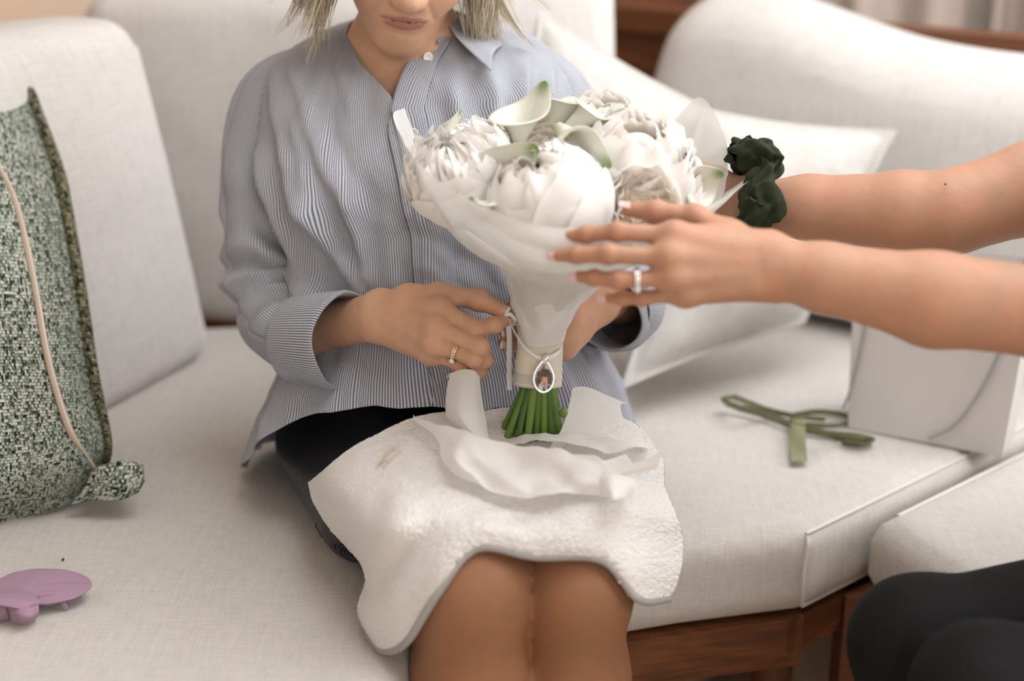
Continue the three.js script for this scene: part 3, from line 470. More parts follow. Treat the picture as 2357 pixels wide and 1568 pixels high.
  const ringOn = (a, b, t, r, up, who, sz, mat) => { const c = a.clone().lerp(b, t), T = b.clone().sub(a).normalize(), U = up.clone().addScaledVector(T, -up.dot(T)).normalize(), S = U.clone().cross(T), g = new THREE.Group(); g.name = 'ring'; who.add(g); const mm = new THREE.Matrix4().makeBasis(S, U, T).setPosition(c);
    const band = []; for (let i = 0; i < 2; i++) band.push(new THREE.TorusGeometry(r, .0013, 8, 40).translate(0, 0, (i - .5) * .0026)); mesh('band', join(band).applyMatrix4(mm), mat, g);
    const st = new THREE.OctahedronGeometry(sz, 1); for (let i = -4; i <= 4; i++) { const a2 = i * .26, q = Math.abs(i) < 1 ? 1 : .42; mesh('stone', st.clone().scale(q, q * .7, q).translate(Math.sin(a2) * (r + .0016), Math.cos(a2) * (r + .0016), 0).applyMatrix4(mm), M.gem, g); }
    mesh('setting', new THREE.CylinderGeometry(sz * .9, sz * .55, .002, 10).translate(0, r + .0012, 0).applyMatrix4(mm), mat, g); };
  J.ringOn = ringOn;
  ringOn(kn1[2], f1[2][0], .56, .0112, V(-.1, -.65, .75), woman, .0034, M.gold);
  ringOn(kn2[2], f2[2][0], .10, .0118, V(.95, .0, .3), woman, .003, M.silver);
  const er = new THREE.TorusGeometry(.011, .0016, 8, 30); er.rotateY(.9); er.translate(...h(-.080, -.004, .006).toArray()); mesh('earring', er, M.gold, woman);
}
// hair: chin-length silver blond waves, built as clumps of tapered strands over a cap
{
  M.hair = phy({ color: new THREE.Color(.68, .60, .475), vertexColors: true, roughness: .40, sheen: .3, sheenColor: new THREE.Color(.9, .85, .75), sheenRoughness: .4 });
  const m = J.head, g = [];
  const clump = (a, len, spread, out, wave, sd, n) => {     // a: azimuth on the scalp, 0 = front, +-PI = back
    const sx = Math.sin(a), cz = Math.cos(a), N = 12, centre = [], top = V(sx * .020, .150, cz * .02 - .02), mid = V(sx * .087, .060, cz * .104 - .022);
    for (let i = 0; i <= N; i++) { const t = i / N; let p; if (t < .42) { const k = t / .42; p = top.clone().lerp(mid, k).add(V(sx * .026 * Math.sin(k * Math.PI), .024 * Math.sin(k * Math.PI), cz * .022 * Math.sin(k * Math.PI))); } else { const k = (t - .42) / .58, wv = wave * Math.sin(k * 5.6 + sd); p = mid.clone().add(V(sx * (.012 * Math.sin(k * 2.6) + out * k * k * k) + wv * cz * .8, -len * (k - .12 * out * 10 * k * k * k), cz * (.008 * Math.sin(k * 2.6) + out * .7 * k * k * k) + wv * sx)); } p.applyMatrix4(m); const dn = Math.max(0, t - .45); p.y -= .05 * dn * dn; p.z -= .03 * dn * dn; centre.push(p); }
    for (let q = 0; q < n; q++) { const ox = rr(-1, 1), oy = rr(-1, 1), k = rr(.62, 1.3), ph = rr(0, 6.3), cut = rr(.80, 1), w = rr(.94, 1.06), w2 = rr(.9, 1.06); const pts = centre.map((p, i) => { const t = i / N, r = spread * (.5 + .9 * Math.sin(Math.min(1, t * 1.15) * Math.PI * .8)) * (1 - .45 * Math.max(0, t - .7) / .3); return p.clone().add(V(ox * r + .0030 * Math.sin(t * 11 + ph) * t, oy * r * .5, oy * r + .0030 * Math.cos(t * 10 + ph) * t)); }); const full = pts.map(p => [p.x, p.y, p.z]), sub = Array.from({ length: 13 }, (_, i) => V(...crArr(full, i / 12 * cut))); const r0 = rr(.0006, .0013); const t = tube(sub, z => r0 * (1 - .8 * z * z * z), 20, 3, false, false); paint(t, () => [k * w, k, k * w2]); g.push(t); }
  };
  for (let i = 0; i < 84; i++) { const side = i % 2 ? 1 : -1, a = side * rr(.88, 2.75), near = Math.abs(a) < 2.1; clump(a, near ? rr(.145, .205) : rr(.10, .14), rr(.007, .013), near ? rr(.0, .055) : rr(0, .02), rr(.010, .022), rr(0, 6.3), 34); }
  for (const [a, l, o, w, sd] of [[-1.25, .160, .095, .016, 2.0], [-1.4, .135, .110, .014, 1.2], [-1.2, .200, .035, .022, 4.0], [-1.05, .215, .020, .020, 5.0], [-1.3, .17, .07, .02, 3.0], [1.25, .17, .085, .018, 3.0], [1.15, .195, .055, .022, 1.0], [1.4, .14, .10, .016, .4], [1.05, .20, .03, .02, 2.2]]) clump(a, l, .007, o, w, sd, 44);
  const cap = new THREE.SphereGeometry(1, 32, 20, 0, Math.PI * 2, 0, 1.75); cap.scale(.081, .104, .101); cap.rotateX(-.78); cap.translate(0, .05, -.027); cap.applyMatrix4(m); paint(cap, () => [.8, .8, .8]);
  for (let i = 0; i < 26; i++) { const sd = i % 2 ? 1 : -1, x0 = sd * rr(.002, .02), k = rr(.75, 1.2), z0 = rr(0, .02), b = rr(0, .02); for (let q = 0; q < 12; q++) { const o = rr(-.004, .004), pts = [V(x0 + o, .150, .015 + z0), V(x0 + sd * .025 + o, .135 - b * .3, .058 + z0 * .6), V(sd * .062 + o, .095 - b, .062), V(sd * .086 + o, .045 - b, .036 + o), V(sd * .094 + o, .0 - b, .02 + o)].map(p => p.applyMatrix4(m)); const t = tube(pts, z => .0011 * (1 - .5 * z * z), 14, 3, false, false); paint(t, () => [k, k, k * .97]); g.push(t); } }
  mesh('hair', join([cap, ...g]), M.hair, woman);
}
// ---------------------------------------------------------------- her clothes
const stripeTex = tex(256, (x, y) => { const s = (x * 16) % 1, k = sstep(.10, .22, s) * (1 - sstep(.50, .62, s)), n = pnoise(x * 256, y * 64, 256, 21) * .10, a = [.80, .795, .805], b = [.36, .415, .515]; return [0, 1, 2].map(i => lerp(a[i], b[i], k) + n - .05); }, { srgb: true });
const clothBump = tex(256, (x, y) => { const k = weave(x, y, 8); return [k, k, k]; });
M.shirt = std({ map: rep(stripeTex, 22.3, 22.3), bumpMap: rep(clothBump, 30, 30), bumpScale: .0003, roughness: .85 });
M.button = phy({ color: new THREE.Color(.82, .80, .76), roughness: .2, clearcoat: .6 });
M.skirt = phy({ color: new THREE.Color(.010, .010, .013), roughness: .42, sheen: .2, sheenColor: new THREE.Color(.5, .5, .6), sheenRoughness: .4 });
// tube-like cloth along a path: radius r(t, a)
function loft(pts, r, seg, rad, { frame = V(0, 1, 0), uScale = .45, a0 = 0, a1 = Math.PI * 2, open = false } = {}) {
  const cache = []; let N = frame.clone(), prev = null, len = 0;
  for (let j = 0; j <= seg; j++) { const t = j / seg, c = crV(pts, t), T = crV(pts, Math.min(1, t + .004)).sub(crV(pts, Math.max(0, t - .004))).normalize(); N.addScaledVector(T, -N.dot(T)).normalize(); if (prev) len += c.distanceTo(prev); prev = c; cache.push([c, N.clone(), T.clone().cross(N), len]); }
  const g = surf((s, t) => { const [c, n, b] = cache[Math.round(t * seg)], a = lerp(a0, a1, s), q = r(t, a); return c.clone().addScaledVector(n, Math.cos(a) * q).addScaledVector(b, Math.sin(a) * q); }, rad, seg, { su: uScale, sv: 1, closed: !open });
  const uv = g.attributes.uv; for (let j = 0; j <= seg; j++) for (let i = 0; i <= rad; i++) uv.setY(j * (rad + 1) + i, cache[j][3]);
  return g;
}
const ridge = (x) => { const k = x - Math.floor(x); return Math.pow(Math.sin(Math.PI * k), 2); };
{
  const shirt = new THREE.Group(); shirt.name = 'shirt'; woman.add(shirt);
  // torso rows: v, left edge, right edge, depth of the middle, half depth, front lift
  const rows = [[44, 838, 1080, 1.785, .078, 0, 0], [72, 745, 1190, 1.785, .094, 0, 0], [112, 672, 1262, 1.785, .107, 0, 0], [180, 615, 1312, 1.78, .120, 0, 0], [290, 598, 1332, 1.785, .130, .004, 0], [420, 618, 1340, 1.79, .140, .018, 0], [560, 650, 1345, 1.80, .140, .045, 0], [700, 668, 1362, 1.815, .145, .075, 0], [810, 660, 1392, 1.835, .158, .105, 0], [900, 628, 1432, 1.845, .180, .130, 0], [985, 590, 1458, 1.85, .205, .152, 0], [1055, 570, 1468, 1.852, .228, .168, 0]];
  const vL = [[44, 800], [72, 806], [112, 822], [180, 868], [262, 938], [290, 944], [420, 968], [560, 998], [1040, 1060]], vR = [[44, 1028], [72, 1012], [112, 988], [180, 957], [262, 938], [290, 938], [420, 962], [560, 992], [1040, 1040]];
  const rowAt = t => crArr(rows, t), vf = R => R[0] + R[4] * 590 - R[5] * 1680;    // picture row where the front of a section lies
  const edgeA = (R, u, front) => Math.acos(clamp((u - (R[1] + R[2]) / 2) / ((R[2] - R[1]) / 2) * 1.02, -.98, .98));    // angle of a front point with picture column u
  const folds = (u, v, a) => {
    const front = sstep(-.2, .5, Math.sin(a)); let d = .0060 * fbm(u * .012 + v * .004, v * .0035 - u * .002, 2.3) + .0035 * fbm(u * .03 - v * .012, v * .008 + u * .006, 7.1);
    const soft = (x, w) => Math.exp(-x * x / (w * w)), along = (u0, v0, u1, v1, w, h) => { const ex = u1 - u0, ey = v1 - v0, l = Math.hypot(ex, ey), t = ((u - u0) * ex + (v - v0) * ey) / l / l, q = ((u - u0) * ey - (v - v0) * ex) / l; return h * soft(q, w) * sstep(-.15, .12, t) * sstep(1.15, .85, t); };
    d += front * (along(650, 130, 780, 500, 26, 0.0145) + along(700, 110, 860, 420, 20, 0.0116) + along(735, 230, 830, 560, 20, 0.0130) + along(640, 330, 800, 760, 24, 0.0174) + along(770, 430, 900, 760, 20, 0.0145) + along(860, 420, 905, 700, 16, 0.0145) + along(700, 620, 880, 860, 20, 0.0174) + along(930, 470, 960, 800, 22, 0.0101) + along(1030, 160, 1060, 420, 16, 0.0101) + along(1110, 130, 1130, 420, 18, 0.0116) + along(1190, 110, 1170, 420, 18, 0.0116) + along(1250, 140, 1200, 400, 18, 0.0116));
    d += .0035 * front * (ridge((u - .34 * v) / 95 + .5 * noise(u * .006, v * .004, 4)) - .5) * sstep(60, 240, v) * (1 - sstep(760, 900, v));
    d += .014 * front * Math.exp(-Math.pow((u - 800) / 130, 2) - Math.pow((v - 400) / 130, 2)) + .014 * front * Math.exp(-Math.pow((u - 1110) / 130, 2) - Math.pow((v - 400) / 130, 2));
    d += .010 * (ridge(a * 3.1 + .5 * noise(a * 2, v * .004, 1) + v * .0012) - .5) * sstep(720, 900, v);
    return d;
  };
  const torsoPt = (R, a, extra = 0) => {
    const [v, uL, uR, d, hd, lift] = R, c = P((uL + uR) / 2, v, d), hw = (uR - uL) / 2 / FPX * d, co = Math.cos(a), si = Math.sin(a), pw = p => Math.sign(p) * Math.pow(Math.abs(p), .86), u = (uL + uR) / 2 + co * (uR - uL) / 2, q = folds(u, v, a) + extra;
    return V(c.x + pw(co) * (hw + q), c.y + lift * sstep(.0, 1, si) * (1 - .35 * co * co), c.z + pw(si) * ((si > 0 ? hd : .105) + q));
  };
  // front edges diverge into the open neck; the cloth runs from the right edge round the back to the left edge
  const line = v => v < 262 ? 938 - (262 - v) * .12 : tab(vR, v);
  const body = surf((s, t) => { const R = rowAt(t), v = vf(R), aR = edgeA(R, tab(vR, v) - 14 * sstep(258, 340, v)), aL = edgeA(R, tab(vL, v) + 14 * sstep(258, 340, v)), aC = edgeA(R, line(v)); const a = clamp(lerp(aC - .09, aC + Math.PI * 2 + .09, s), aL, aR + Math.PI * 2); return torsoPt(R, a, .004 * sstep(250, 340, v) * sstep(.93, .97, s)); }, 420, 170, { su: 1, sv: .62 });
  { // cloth width in metres for the stripes, measured along one section
    const w = 421, p = body.attributes.position, uv = body.attributes.uv, j0 = 95, acc = [0]; for (let i = 1; i < w; i++) { const a = j0 * w + i - 1, b2 = a + 1; acc.push(acc[i - 1] + Math.hypot(p.getX(a) - p.getX(b2), p.getZ(a) - p.getZ(b2))); } for (let j = 0; j <= 170; j++) for (let i = 0; i < w; i++) uv.setX(j * w + i, acc[i]); }
  mesh('torso_cloth', thick(body, .0014), M.shirt, shirt);
  // placket band along the left front (right of the picture) with buttons
  const bandAt = (u0, wpx) => surf((s, t) => { const R = rowAt(lerp(.02, .985, t)), v = vf(R), a = edgeA(R, tab(vR, v) + u0 + (s - .5) * wpx); return torsoPt(R, a, .0045); }, 8, 120, { su: .038, sv: .62 });
  mesh('placket', thick(bandAt(22, 46), .0016), M.shirt, shirt);
  for (const v of [163, 330, 505, 690, 850]) { const R0 = rows.findIndex(r => vf(r) > v), k = (v - vf(rows[R0 - 1])) / (vf(rows[R0]) - vf(rows[R0 - 1])), R = rowAt((R0 - 1 + k) / (rows.length - 1)); const a = edgeA(R, tab(vR, v) + 22), p = torsoPt(R, a, .0075), p2 = torsoPt(R, a, .0175), n = p2.sub(p).normalize(); const b = new THREE.Group(); b.name = 'button'; shirt.add(b); const q = new THREE.Quaternion().setFromUnitVectors(V(0, 1, 0), n); mesh('disc', new THREE.LatheGeometry([[0, .0006], [.0022, .0006], [.0034, .0013], [.0052, .0016], [.0058, .0008], [.0056, -.0008], [0, -.0008]].map(([x, y]) => new THREE.Vector2(x, y)), 24).applyQuaternion(q).translate(p.x, p.y, p.z), M.button, b); }
  // collar: stand round the neck and two turned-down leaves
  const ring = t => rowAt(lerp(.0, .10, t));
  const collarLeaf = (pts) => thick(surf(patch(pts), 16, 14, { su: .09, sv: .07 }), .0022);
  const D = 1.70;
  for (const leafG of [collarLeaf([[P(1030, 48, 1.705), P(1062, 40, 1.735), P(1100, 36, 1.79), P(1100, 36, 1.86)], [P(1058, 92, 1.68), P(1092, 84, 1.705), P(1140, 70, 1.77), P(1150, 66, 1.86)], [P(1130, 162, 1.652), P(1138, 118, 1.68), P(1170, 98, 1.75), P(1190, 84, 1.86)]]),
    collarLeaf([[P(800, 60, 1.73), P(812, 48, 1.76), P(828, 40, 1.80), P(850, 34, 1.86)], [P(786, 108, 1.715), P(782, 84, 1.745), P(790, 66, 1.79), P(800, 58, 1.86)], [P(802, 150, 1.70), P(770, 116, 1.73), P(755, 90, 1.78), P(760, 76, 1.86)]]),
    thick(surf(patch([[P(1002, 82, 1.685), P(1014, 66, 1.70), P(1028, 50, 1.72), P(1060, 40, 1.775)], [P(1010, 102, 1.685), P(1030, 90, 1.697), P(1056, 78, 1.72), P(1090, 66, 1.775)]]), 14, 6, { su: .08, sv: .03 }), .002)]) mesh('collar', leafG, M.shirt, shirt);
  // sleeves
  const sleeve = (pts, rt, seg, fold, name) => mesh(name, thick(loft(pts, (t, a) => tab(rt, t) * (1 + fold(t, a)), seg, 96, { uScale: .31 }), .0014), M.shirt, shirt);
  const foldS = (t, a) => { const c = Math.cos(a), q = Math.sin(a), k5 = a / (Math.PI * 2), el = Math.exp(-Math.pow((t - .58) / .15, 2)); return .15 * (ridge(t * 5.2 + .9 * Math.sin(a + .5) + .5 * noise(c * 1.3, q * 1.3, t * 3)) - .5) * sstep(.2, .5, t) + .09 * fbm(c * 1.2, q * 1.2, t * 5) + .05 * (ridge(k5 * 5 + t * 2.2 + .4 * noise(c, q, t * 4)) - .5) + el * .20 * (ridge(t * 10 + .55 * Math.cos(a - .6) + .3 * noise(c * 1.2, q * 1.2, t * 4)) - .5) + .07 * (ridge(t * 7 + .6 * q + .2) - .5) * sstep(.72, .85, t); };
  sleeve([P(715, 165, 1.80), P(640, 225, 1.79), P(600, 330, 1.79), P(600, 450, 1.79), P(616, 570, 1.785), P(632, 668, 1.775), P(668, 745, 1.745), P(720, 790, 1.695), P(752, 800, 1.665)], [[0, .038], [.12, .048], [.25, .047], [.40, .0495], [.55, .054], [.66, .056], [.78, .053], [.9, .050], [1, .050]], 120, foldS, 'sleeve');
  sleeve([P(1195, 155, 1.80), P(1270, 220, 1.79), P(1320, 330, 1.79), P(1355, 450, 1.80), P(1395, 570, 1.805), P(1425, 660, 1.79), P(1436, 712, 1.745), P(1412, 720, 1.700)], [[0, .038], [.15, .046], [.4, .047], [.6, .050], [.75, .050], [.9, .047], [1, .046]], 90, (t, a) => foldS(t, a + 1.3), 'sleeve');
  // turned-back cuffs: outer band, rolled edge, inner band
  const cuff = (pts, r, sx) => { const prof = (t) => t < .46 ? [t / .46, 1] : t < .54 ? [1 + .06 * Math.sin((t - .46) / .08 * Math.PI), 1 - .10 * (t - .46) / .08] : [1 - (t - .54) / .46, .90]; const N = 100, M2 = 60; let fr = V(0, 1, 0);
    const A = pts[0], B = pts[1], T = B.clone().sub(A), L = T.length(); T.normalize(); const n = fr.addScaledVector(T, -fr.dot(T)).normalize(), b = T.clone().cross(n);
    return surf((s, t) => { const a = s * Math.PI * 2, [x, k] = prof(t), rad = r * k * (1 + .05 * Math.sin(2 * a + .6) + .03 * Math.sin(3 * a + 2) + .02 * fbm(Math.cos(a) * 1.5, Math.sin(a) * 1.5, t * 3) + sx * .10 * (x - .5)); return A.clone().addScaledVector(T, x * L + .010 * Math.sin(a + .8) * x + .004 * Math.sin(4 * a) * x).addScaledVector(n, Math.cos(a) * rad * 1.06).addScaledVector(b, Math.sin(a) * rad); }, N, M2, { su: .33, sv: .15, closed: true }); };
  mesh('cuff', cuff([P(700, 785, 1.70), P(800, 790, 1.615)], .0525, 1), M.shirt, shirt);
  mesh('cuff', cuff([P(1436, 716, 1.735), P(1400, 722, 1.668)], .042, .4), M.shirt, shirt);
  mesh('label_tab', thick(surf((s, t) => { const R = rowAt(.4); const v = lerp(508, 545, t), RR = [v, ...rowAt((6 - 1 + (v - 420) / 140) / 11).slice(1)]; return torsoPt(RR, edgeA(RR, lerp(1000, 1008, s)), .0035); }, 2, 6), .001), std({ color: new THREE.Color(.72, .62, .45), roughness: .8 }), shirt);
  // black skirt with a lace hem, drawn over hips and thighs
  const { hL, hR, kL, kR, hips } = J, e1 = hL.clone().lerp(kL, .72), e2 = hR.clone().lerp(kR, .72);
  const sk = field({ base: [ell(hips.clone().add(V(0, -.02, 0)), .172, .095, .125), cone(hL, e1, .078, .066), cone(hR, e2, .078, .064), cone(hL.clone().lerp(hR, .5), e1.clone().lerp(e2, .5), .070, .055), cone(P(745, 1015, 1.80), P(838, 1188, 1.60), .062, .052)], k: .05, post: (d, x, y, z) => Math.max(d, y - .64) + .0025 * fbm(x * 14, y * 22, z * 9) });
  const [lo, hi] = bounds([hL, hR, e1, e2, hips], .2);
  const skirt = new THREE.Group(); skirt.name = 'skirt'; woman.add(skirt); mesh('skirt_cloth', nets(sk, lo, hi, .009), M.skirt, skirt);
  const lace = [], lc = [P(748, 1200, 1.600), P(765, 1225, 1.585), P(790, 1246, 1.570), P(812, 1258, 1.555), P(850, 1275, 1.53)]; for (let i = 0; i < 60; i++) { const t = i / 59, p = crV(lc, t), k = i % 2; lace.push(new THREE.TorusGeometry(.0046, .0015, 5, 12).rotateX(rr(-.4, .6)).rotateY(rr(-.6, .6)).translate(p.x + .004 * k, p.y + .002 - .004 * k, p.z + .002)); if (i % 3 === 0) lace.push(new THREE.TorusGeometry(.0060, .0013, 5, 12).rotateY(rr(-.4, .4)).translate(p.x - .004, p.y - .004, p.z + .003)); }
  mesh('lace_hem', lace, M.skirt, skirt);
}
// ---------------------------------------------------------------- the person on the right: both arms reach to the bouquet
const helper = thing('person', 'person in black leggings reaching both bare arms to the bouquet from the side', 'person');
{
  M.skinB = M.skinA; M.legging = phy({ color: new THREE.Color(.0045, .0045, .005), roughness: .8, specularIntensity: .5, sheen: .03, sheenColor: new THREE.Color(.5, .55, .6), sheenRoughness: .35 });
  const wF = P(1772, 612, 1.325), eF = P(2425, 722, 1.285), sF = V(.70, .94, -1.10), wB = P(1722, 468, 1.575), eB = P(2192, 488, 1.505), sB = V(.745, .935, -1.49);
  const chest = V(.84, .80, -1.28), belly = V(.95, .62, -1.22), hip = V(1.02, .54, -1.19), neck = V(.80, .98, -1.30);
  const arms = [cone(wF, P(1900, 640, 1.318), .0265, .031), cone(P(1900, 640, 1.318), P(2150, 690, 1.30), .031, .0425), cone(P(2150, 690, 1.30), eF, .0425, .041), cone(eF, sF, .042, .052),
    cone(wB, P(1860, 478, 1.555), .0255, .0335), cone(P(1860, 478, 1.555), P(2080, 488, 1.52), .0345, .0425), cone(P(2080, 488, 1.52), eB, .0425, .041), cone(eB, P(2380, 432, 1.50), .0445, .0475), cone(P(2380, 432, 1.50), sB, .0475, .055)];
  const torso = [ell(chest, .11, .17, .16), ell(belly, .11, .15, .145), cone(sF, sB, .05, .05), cone(neck, V(.75, 1.07, -1.30), .055, .05), ell(hip, .15, .11, .17)];
  const hd = V(.70, 1.16, -1.31), HX = V(0, 0, 1), HY = V(.25, .97, 0);   // head looks towards the bouquet, -x and down
  const E = (x, y, z, a, b, c) => ell(hd.clone().add(V(-.97 * z - .0 + .25 * y, .97 * y - .25 * z, x)), a, b, c, HX, HY);
  const head = [E(0, .045, -.02, .073, .095, .092), E(0, -.028, .026, .059, .078, .060), E(0, -.088, .062, .02, .02, .02), E(.036, -.022, .06, .027, .026, .024), E(-.036, -.022, .06, .027, .026, .024), E(0, -.05, .07, .03, .025, .02), E(0, -.01, .095, .011, .02, .014), E(0, -.05, .088, .022, .010, .008)];
  // front (left) hand: back of the hand to the camera, thumb on top
  const knF = [P(1552, 543, 1.308), P(1540, 592, 1.300), P(1550, 640, 1.303), P(1578, 676, 1.315)];
  const fF = [[P(1420, 533, 1.312), P(1350, 540, 1.322), P(1306, 545, 1.332)], [P(1400, 585, 1.303), P(1328, 587, 1.315), P(1283, 588, 1.328)], [P(1424, 645, 1.306), P(1368, 640, 1.318), P(1332, 637, 1.328)], [P(1478, 686, 1.318), P(1432, 687, 1.326), P(1398, 686, 1.335)]];
  const tF = [P(1680, 545, 1.335), P(1600, 497, 1.350), P(1508, 488, 1.358), P(1448, 483, 1.366)];
  const HF = handField(wF, .033, knF, fF, tF, .90, V(-.1, .1, 1));
  // rear (right) hand: flat against the back of the paper
  const knB = [P(1628, 430, 1.635), P(1618, 462, 1.640), P(1620, 494, 1.642), P(1630, 522, 1.638)];
  const fB = [[P(1545, 420, 1.640), P(1500, 418, 1.642), P(1462, 416, 1.642)], [P(1530, 458, 1.645), P(1480, 458, 1.646), P(1440, 458, 1.645)], [P(1538, 498, 1.645), P(1492, 500, 1.645), P(1455, 502, 1.643)], [P(1560, 530, 1.64), P(1524, 534, 1.64), P(1495, 536, 1.638)]];
  const tB = [P(1680, 440, 1.60), P(1650, 405, 1.61), P(1610, 385, 1.622), P(1575, 372, 1.628)];
  const HB = handField(wB, .029, knB, fB, tB, .92, V(.1, 0, -1));
  const cut = (geo, keep) => { const p = geo.attributes.position, ix = geo.index.array, out = []; for (let i = 0; i < ix.length; i += 3) { const a = ix[i]; if (keep(p.getX(a), p.getY(a), p.getZ(a))) out.push(ix[i], ix[i + 1], ix[i + 2]); } geo.setIndex(out); return geo; };
  const pieces = [], body = field({ base: [...arms, ...torso, ...head], k: .03 });
  const [lo, hi] = bounds([hip, hd, sF, sB, eF], .22); lo.x = .40;
  const xc = .64;
  pieces.push(cut(nets(body, lo, hi, .009), x => x >= xc));
  for (const [H, w, e, fs] of [[HF, wF, eF, [...knF, ...fF.flat(), ...tF, sF]], [HB, wB, eB, [...knB, ...fB.flat(), ...tB, sB]]]) {
    const F = field({ base: [...arms, ...H.base], k: .013, br: H.br, post: (d, x, y, z) => d + .0003 * fbm(x * 240, y * 240, z * 240) });
    const [l2, h2] = bounds([...fs, w, e], .06); h2.x = xc + .03; h2.y += .06; l2.z -= .03; pieces.push(cut(nets(F, l2, h2, .0026), x => x < xc + .014));
  }
  const mole = [[P(2176, 424, 1.462), .0016], [P(2240, 486, 1.462), .0009], [P(2239, 541, 1.47), .0009], [P(1953, 561, 1.49), .0008]];
  const tone = skinTone(SKIN2, 1), g = join(pieces); const red = J.blush([...fF.flat(), tF[2], tF[3], ...knF], .018); paint(g, (x, y, z) => { const c = tone(x, y, z), k = red(x, y, z) * .7; c[0] *= 1 - .08 * k; c[1] *= 1 - .30 * k; c[2] *= 1 - .30 * k; return c; });
  mesh('body', g, M.skinA, helper);
  mesh('mole', new THREE.SphereGeometry(.0014, 10, 8).translate(...P(2176, 424, 1.464).toArray()), std({ color: new THREE.Color(.22, .09, .05), roughness: .6 }), helper);
  M.nailPink = phy({ color: new THREE.Color(.72, .50, .48), roughness: .25, clearcoat: .5 });
  const nl = (tip, from, up, L, Wd, r) => { const [a, b] = nail(tip, from, up, L, Wd, r); mesh('fingernail', [a, b], M.nailPink, helper); };
  fF.forEach((f, i) => nl(f[2], f[1], V(-.15, .12, .98), .0140, [.0104, .0107, .0097, .0084][i], [.0058, .0060, .0057, .0049][i]));
  nl(tF[3], tF[2], V(-.1, .93, .35), .0160, .0125, .0080);
  J.ringOn(knF[2], fF[2][0], .66, .0107, V(-.0, -.55, .83), helper, .0030, M.silver);
  // hair, top and leggings
  const hairB = []; for (let i = 0; i < 260; i++) { const a = rr(-2.6, 2.6), sx = Math.sin(a), cz = -Math.cos(a), k = rr(.7, 1.2); const pts = []; for (let j = 0; j <= 6; j++) { const t = j / 6; const x = sx * (.03 + .06 * Math.min(1, t * 2)) , z = cz * (.03 + .075 * Math.min(1, t * 2)), y = .15 - .05 * t - .27 * Math.max(0, t - .3); pts.push(hd.clone().add(V(-z * .97 + .02, y, x))); } const t = tube(pts, q => .0035 * (1 - .7 * q), 12, 5, false, false); paint(t, () => [k, k, k]); hairB.push(t); }
  faceLines(helper, (x, y, z) => hd.clone().add(V(-.97 * z + .25 * y, .97 * y - .25 * z, x)), new THREE.Color(.05, .03, .02));
  mesh('hair', hairB, phy({ color: new THREE.Color(.10, .06, .035), vertexColors: true, roughness: .45 }), helper);
  const top = field({ base: [ell(chest, .122, .182, .172), ell(belly, .122, .162, .157), cone(sF, sB, .062, .062), ell(hip, .16, .12, .18)], k: .05, post: (d, x, y, z) => Math.max(d, .56 - y, y - .985) + .002 * fbm(x * 16, y * 16, z * 16) });
  const [tl, th] = bounds([chest, belly, hip, sF, sB], .2); mesh('top', nets(top, tl, th, .010), M.legging, helper);
  const kF = P(2112, 1482, 1.40), kN = P(2268, 1604, 1.285), hF = V(1.0, .545, -1.29), hN = V(1.0, .545, -1.07), aF = V(kF.x + .05, .075, kF.z), aN = V(kN.x + .04, .075, kN.z);
  const leg = field({ base: [], br: [[kF, hF, aF], [kN, hN, aN]].map(([k, h, a]) => ({ p: [cone(k, h, .058, .088), cone(k, k.clone().lerp(a, .3), .056, .056), cone(k.clone().lerp(a, .3), a, .056, .036), ell(k, .058, .060, .058)], k: .03, kj: .01 })).concat([{ p: [ell(hip, .165, .12, .185), cone(hip, hF, .1, .09), cone(hip, hN, .1, .09)], k: .04, kj: .01 }]), k: .02 });
  const [ll, lh] = bounds([kF, kN, hF, hN, aF, aN, hip], .2); ll.y = 0; mesh('leggings', nets(leg, ll, lh, .0085), M.legging, helper);
  M.shoe = std({ color: new THREE.Color(.6, .58, .55), roughness: .6 });
  for (const a of [aF, aN]) mesh('shoe', nets(field({ base: [cone(a.clone().add(V(.02, -.03, 0)), a.clone().add(V(-.13, -.042, 0)), .04, .03), cone(a, a.clone().add(V(0, -.03, 0)), .042, .042)], k: .03, post: (d, x, y, z) => Math.max(d, .002 - y) }), a.clone().add(V(-.22, -.1, -.08)), a.clone().add(V(.1, .08, .08)), .008), M.shoe, helper);
  // dark green velvet scrunchie on the rear wrist
  const velvet = phy({ color: new THREE.Color(.014, .021, .006), roughness: .95, sheen: .5, sheenColor: new THREE.Color(.20, .25, .09), sheenRoughness: .3 });
  const c = P(1748, 430, 1.57), A1 = P(1700, 335, 1.55);
  const ringPts = [[1712, 352, 1.545], [1762, 352, 1.522], [1778, 376, 1.520], [1752, 420, 1.512], [1738, 446, 1.510], [1758, 462, 1.508], [1746, 490, 1.515], [1735, 512, 1.545], [1728, 520, 1.585], [1728, 490, 1.622], [1730, 430, 1.628], [1722, 380, 1.605], [1712, 356, 1.570]].map(p => P(...p));
  const rad = [[0, .0145], [.06, .0150], [.12, .010], [.2, .0115], [.28, .0135], [.36, .0190], [.44, .0205], [.52, .0185], [.6, .0150], [.7, .0150], [.85, .0145], [1, .0145]];
  const sg = tube(ringPts, t => tab(rad, t), 180, 36, true); { const p = sg.attributes.position, n = sg.attributes.normal, w = 37; for (let i = 0; i < p.count; i++) { const t = Math.floor(i / w) / 180, a = (i % w) / 36 * 6.283, d = .0034 * Math.sin(a * 3 + 26 * t + 2 * noise(t * 14, 0, 1)) + .0026 * Math.sin(a * 5 - 60 * t) + .0012 * Math.sin(a * 9 + 110 * t) + .0022 * noise(t * 40, Math.cos(a) * 1.5, Math.sin(a) * 1.5); p.setXYZ(i, p.getX(i) + n.getX(i) * d, p.getY(i) + n.getY(i) * d, p.getZ(i) + n.getZ(i) * d); } sg.computeVertexNormals(); }
  mesh('scrunchie', sg, velvet, helper);
}
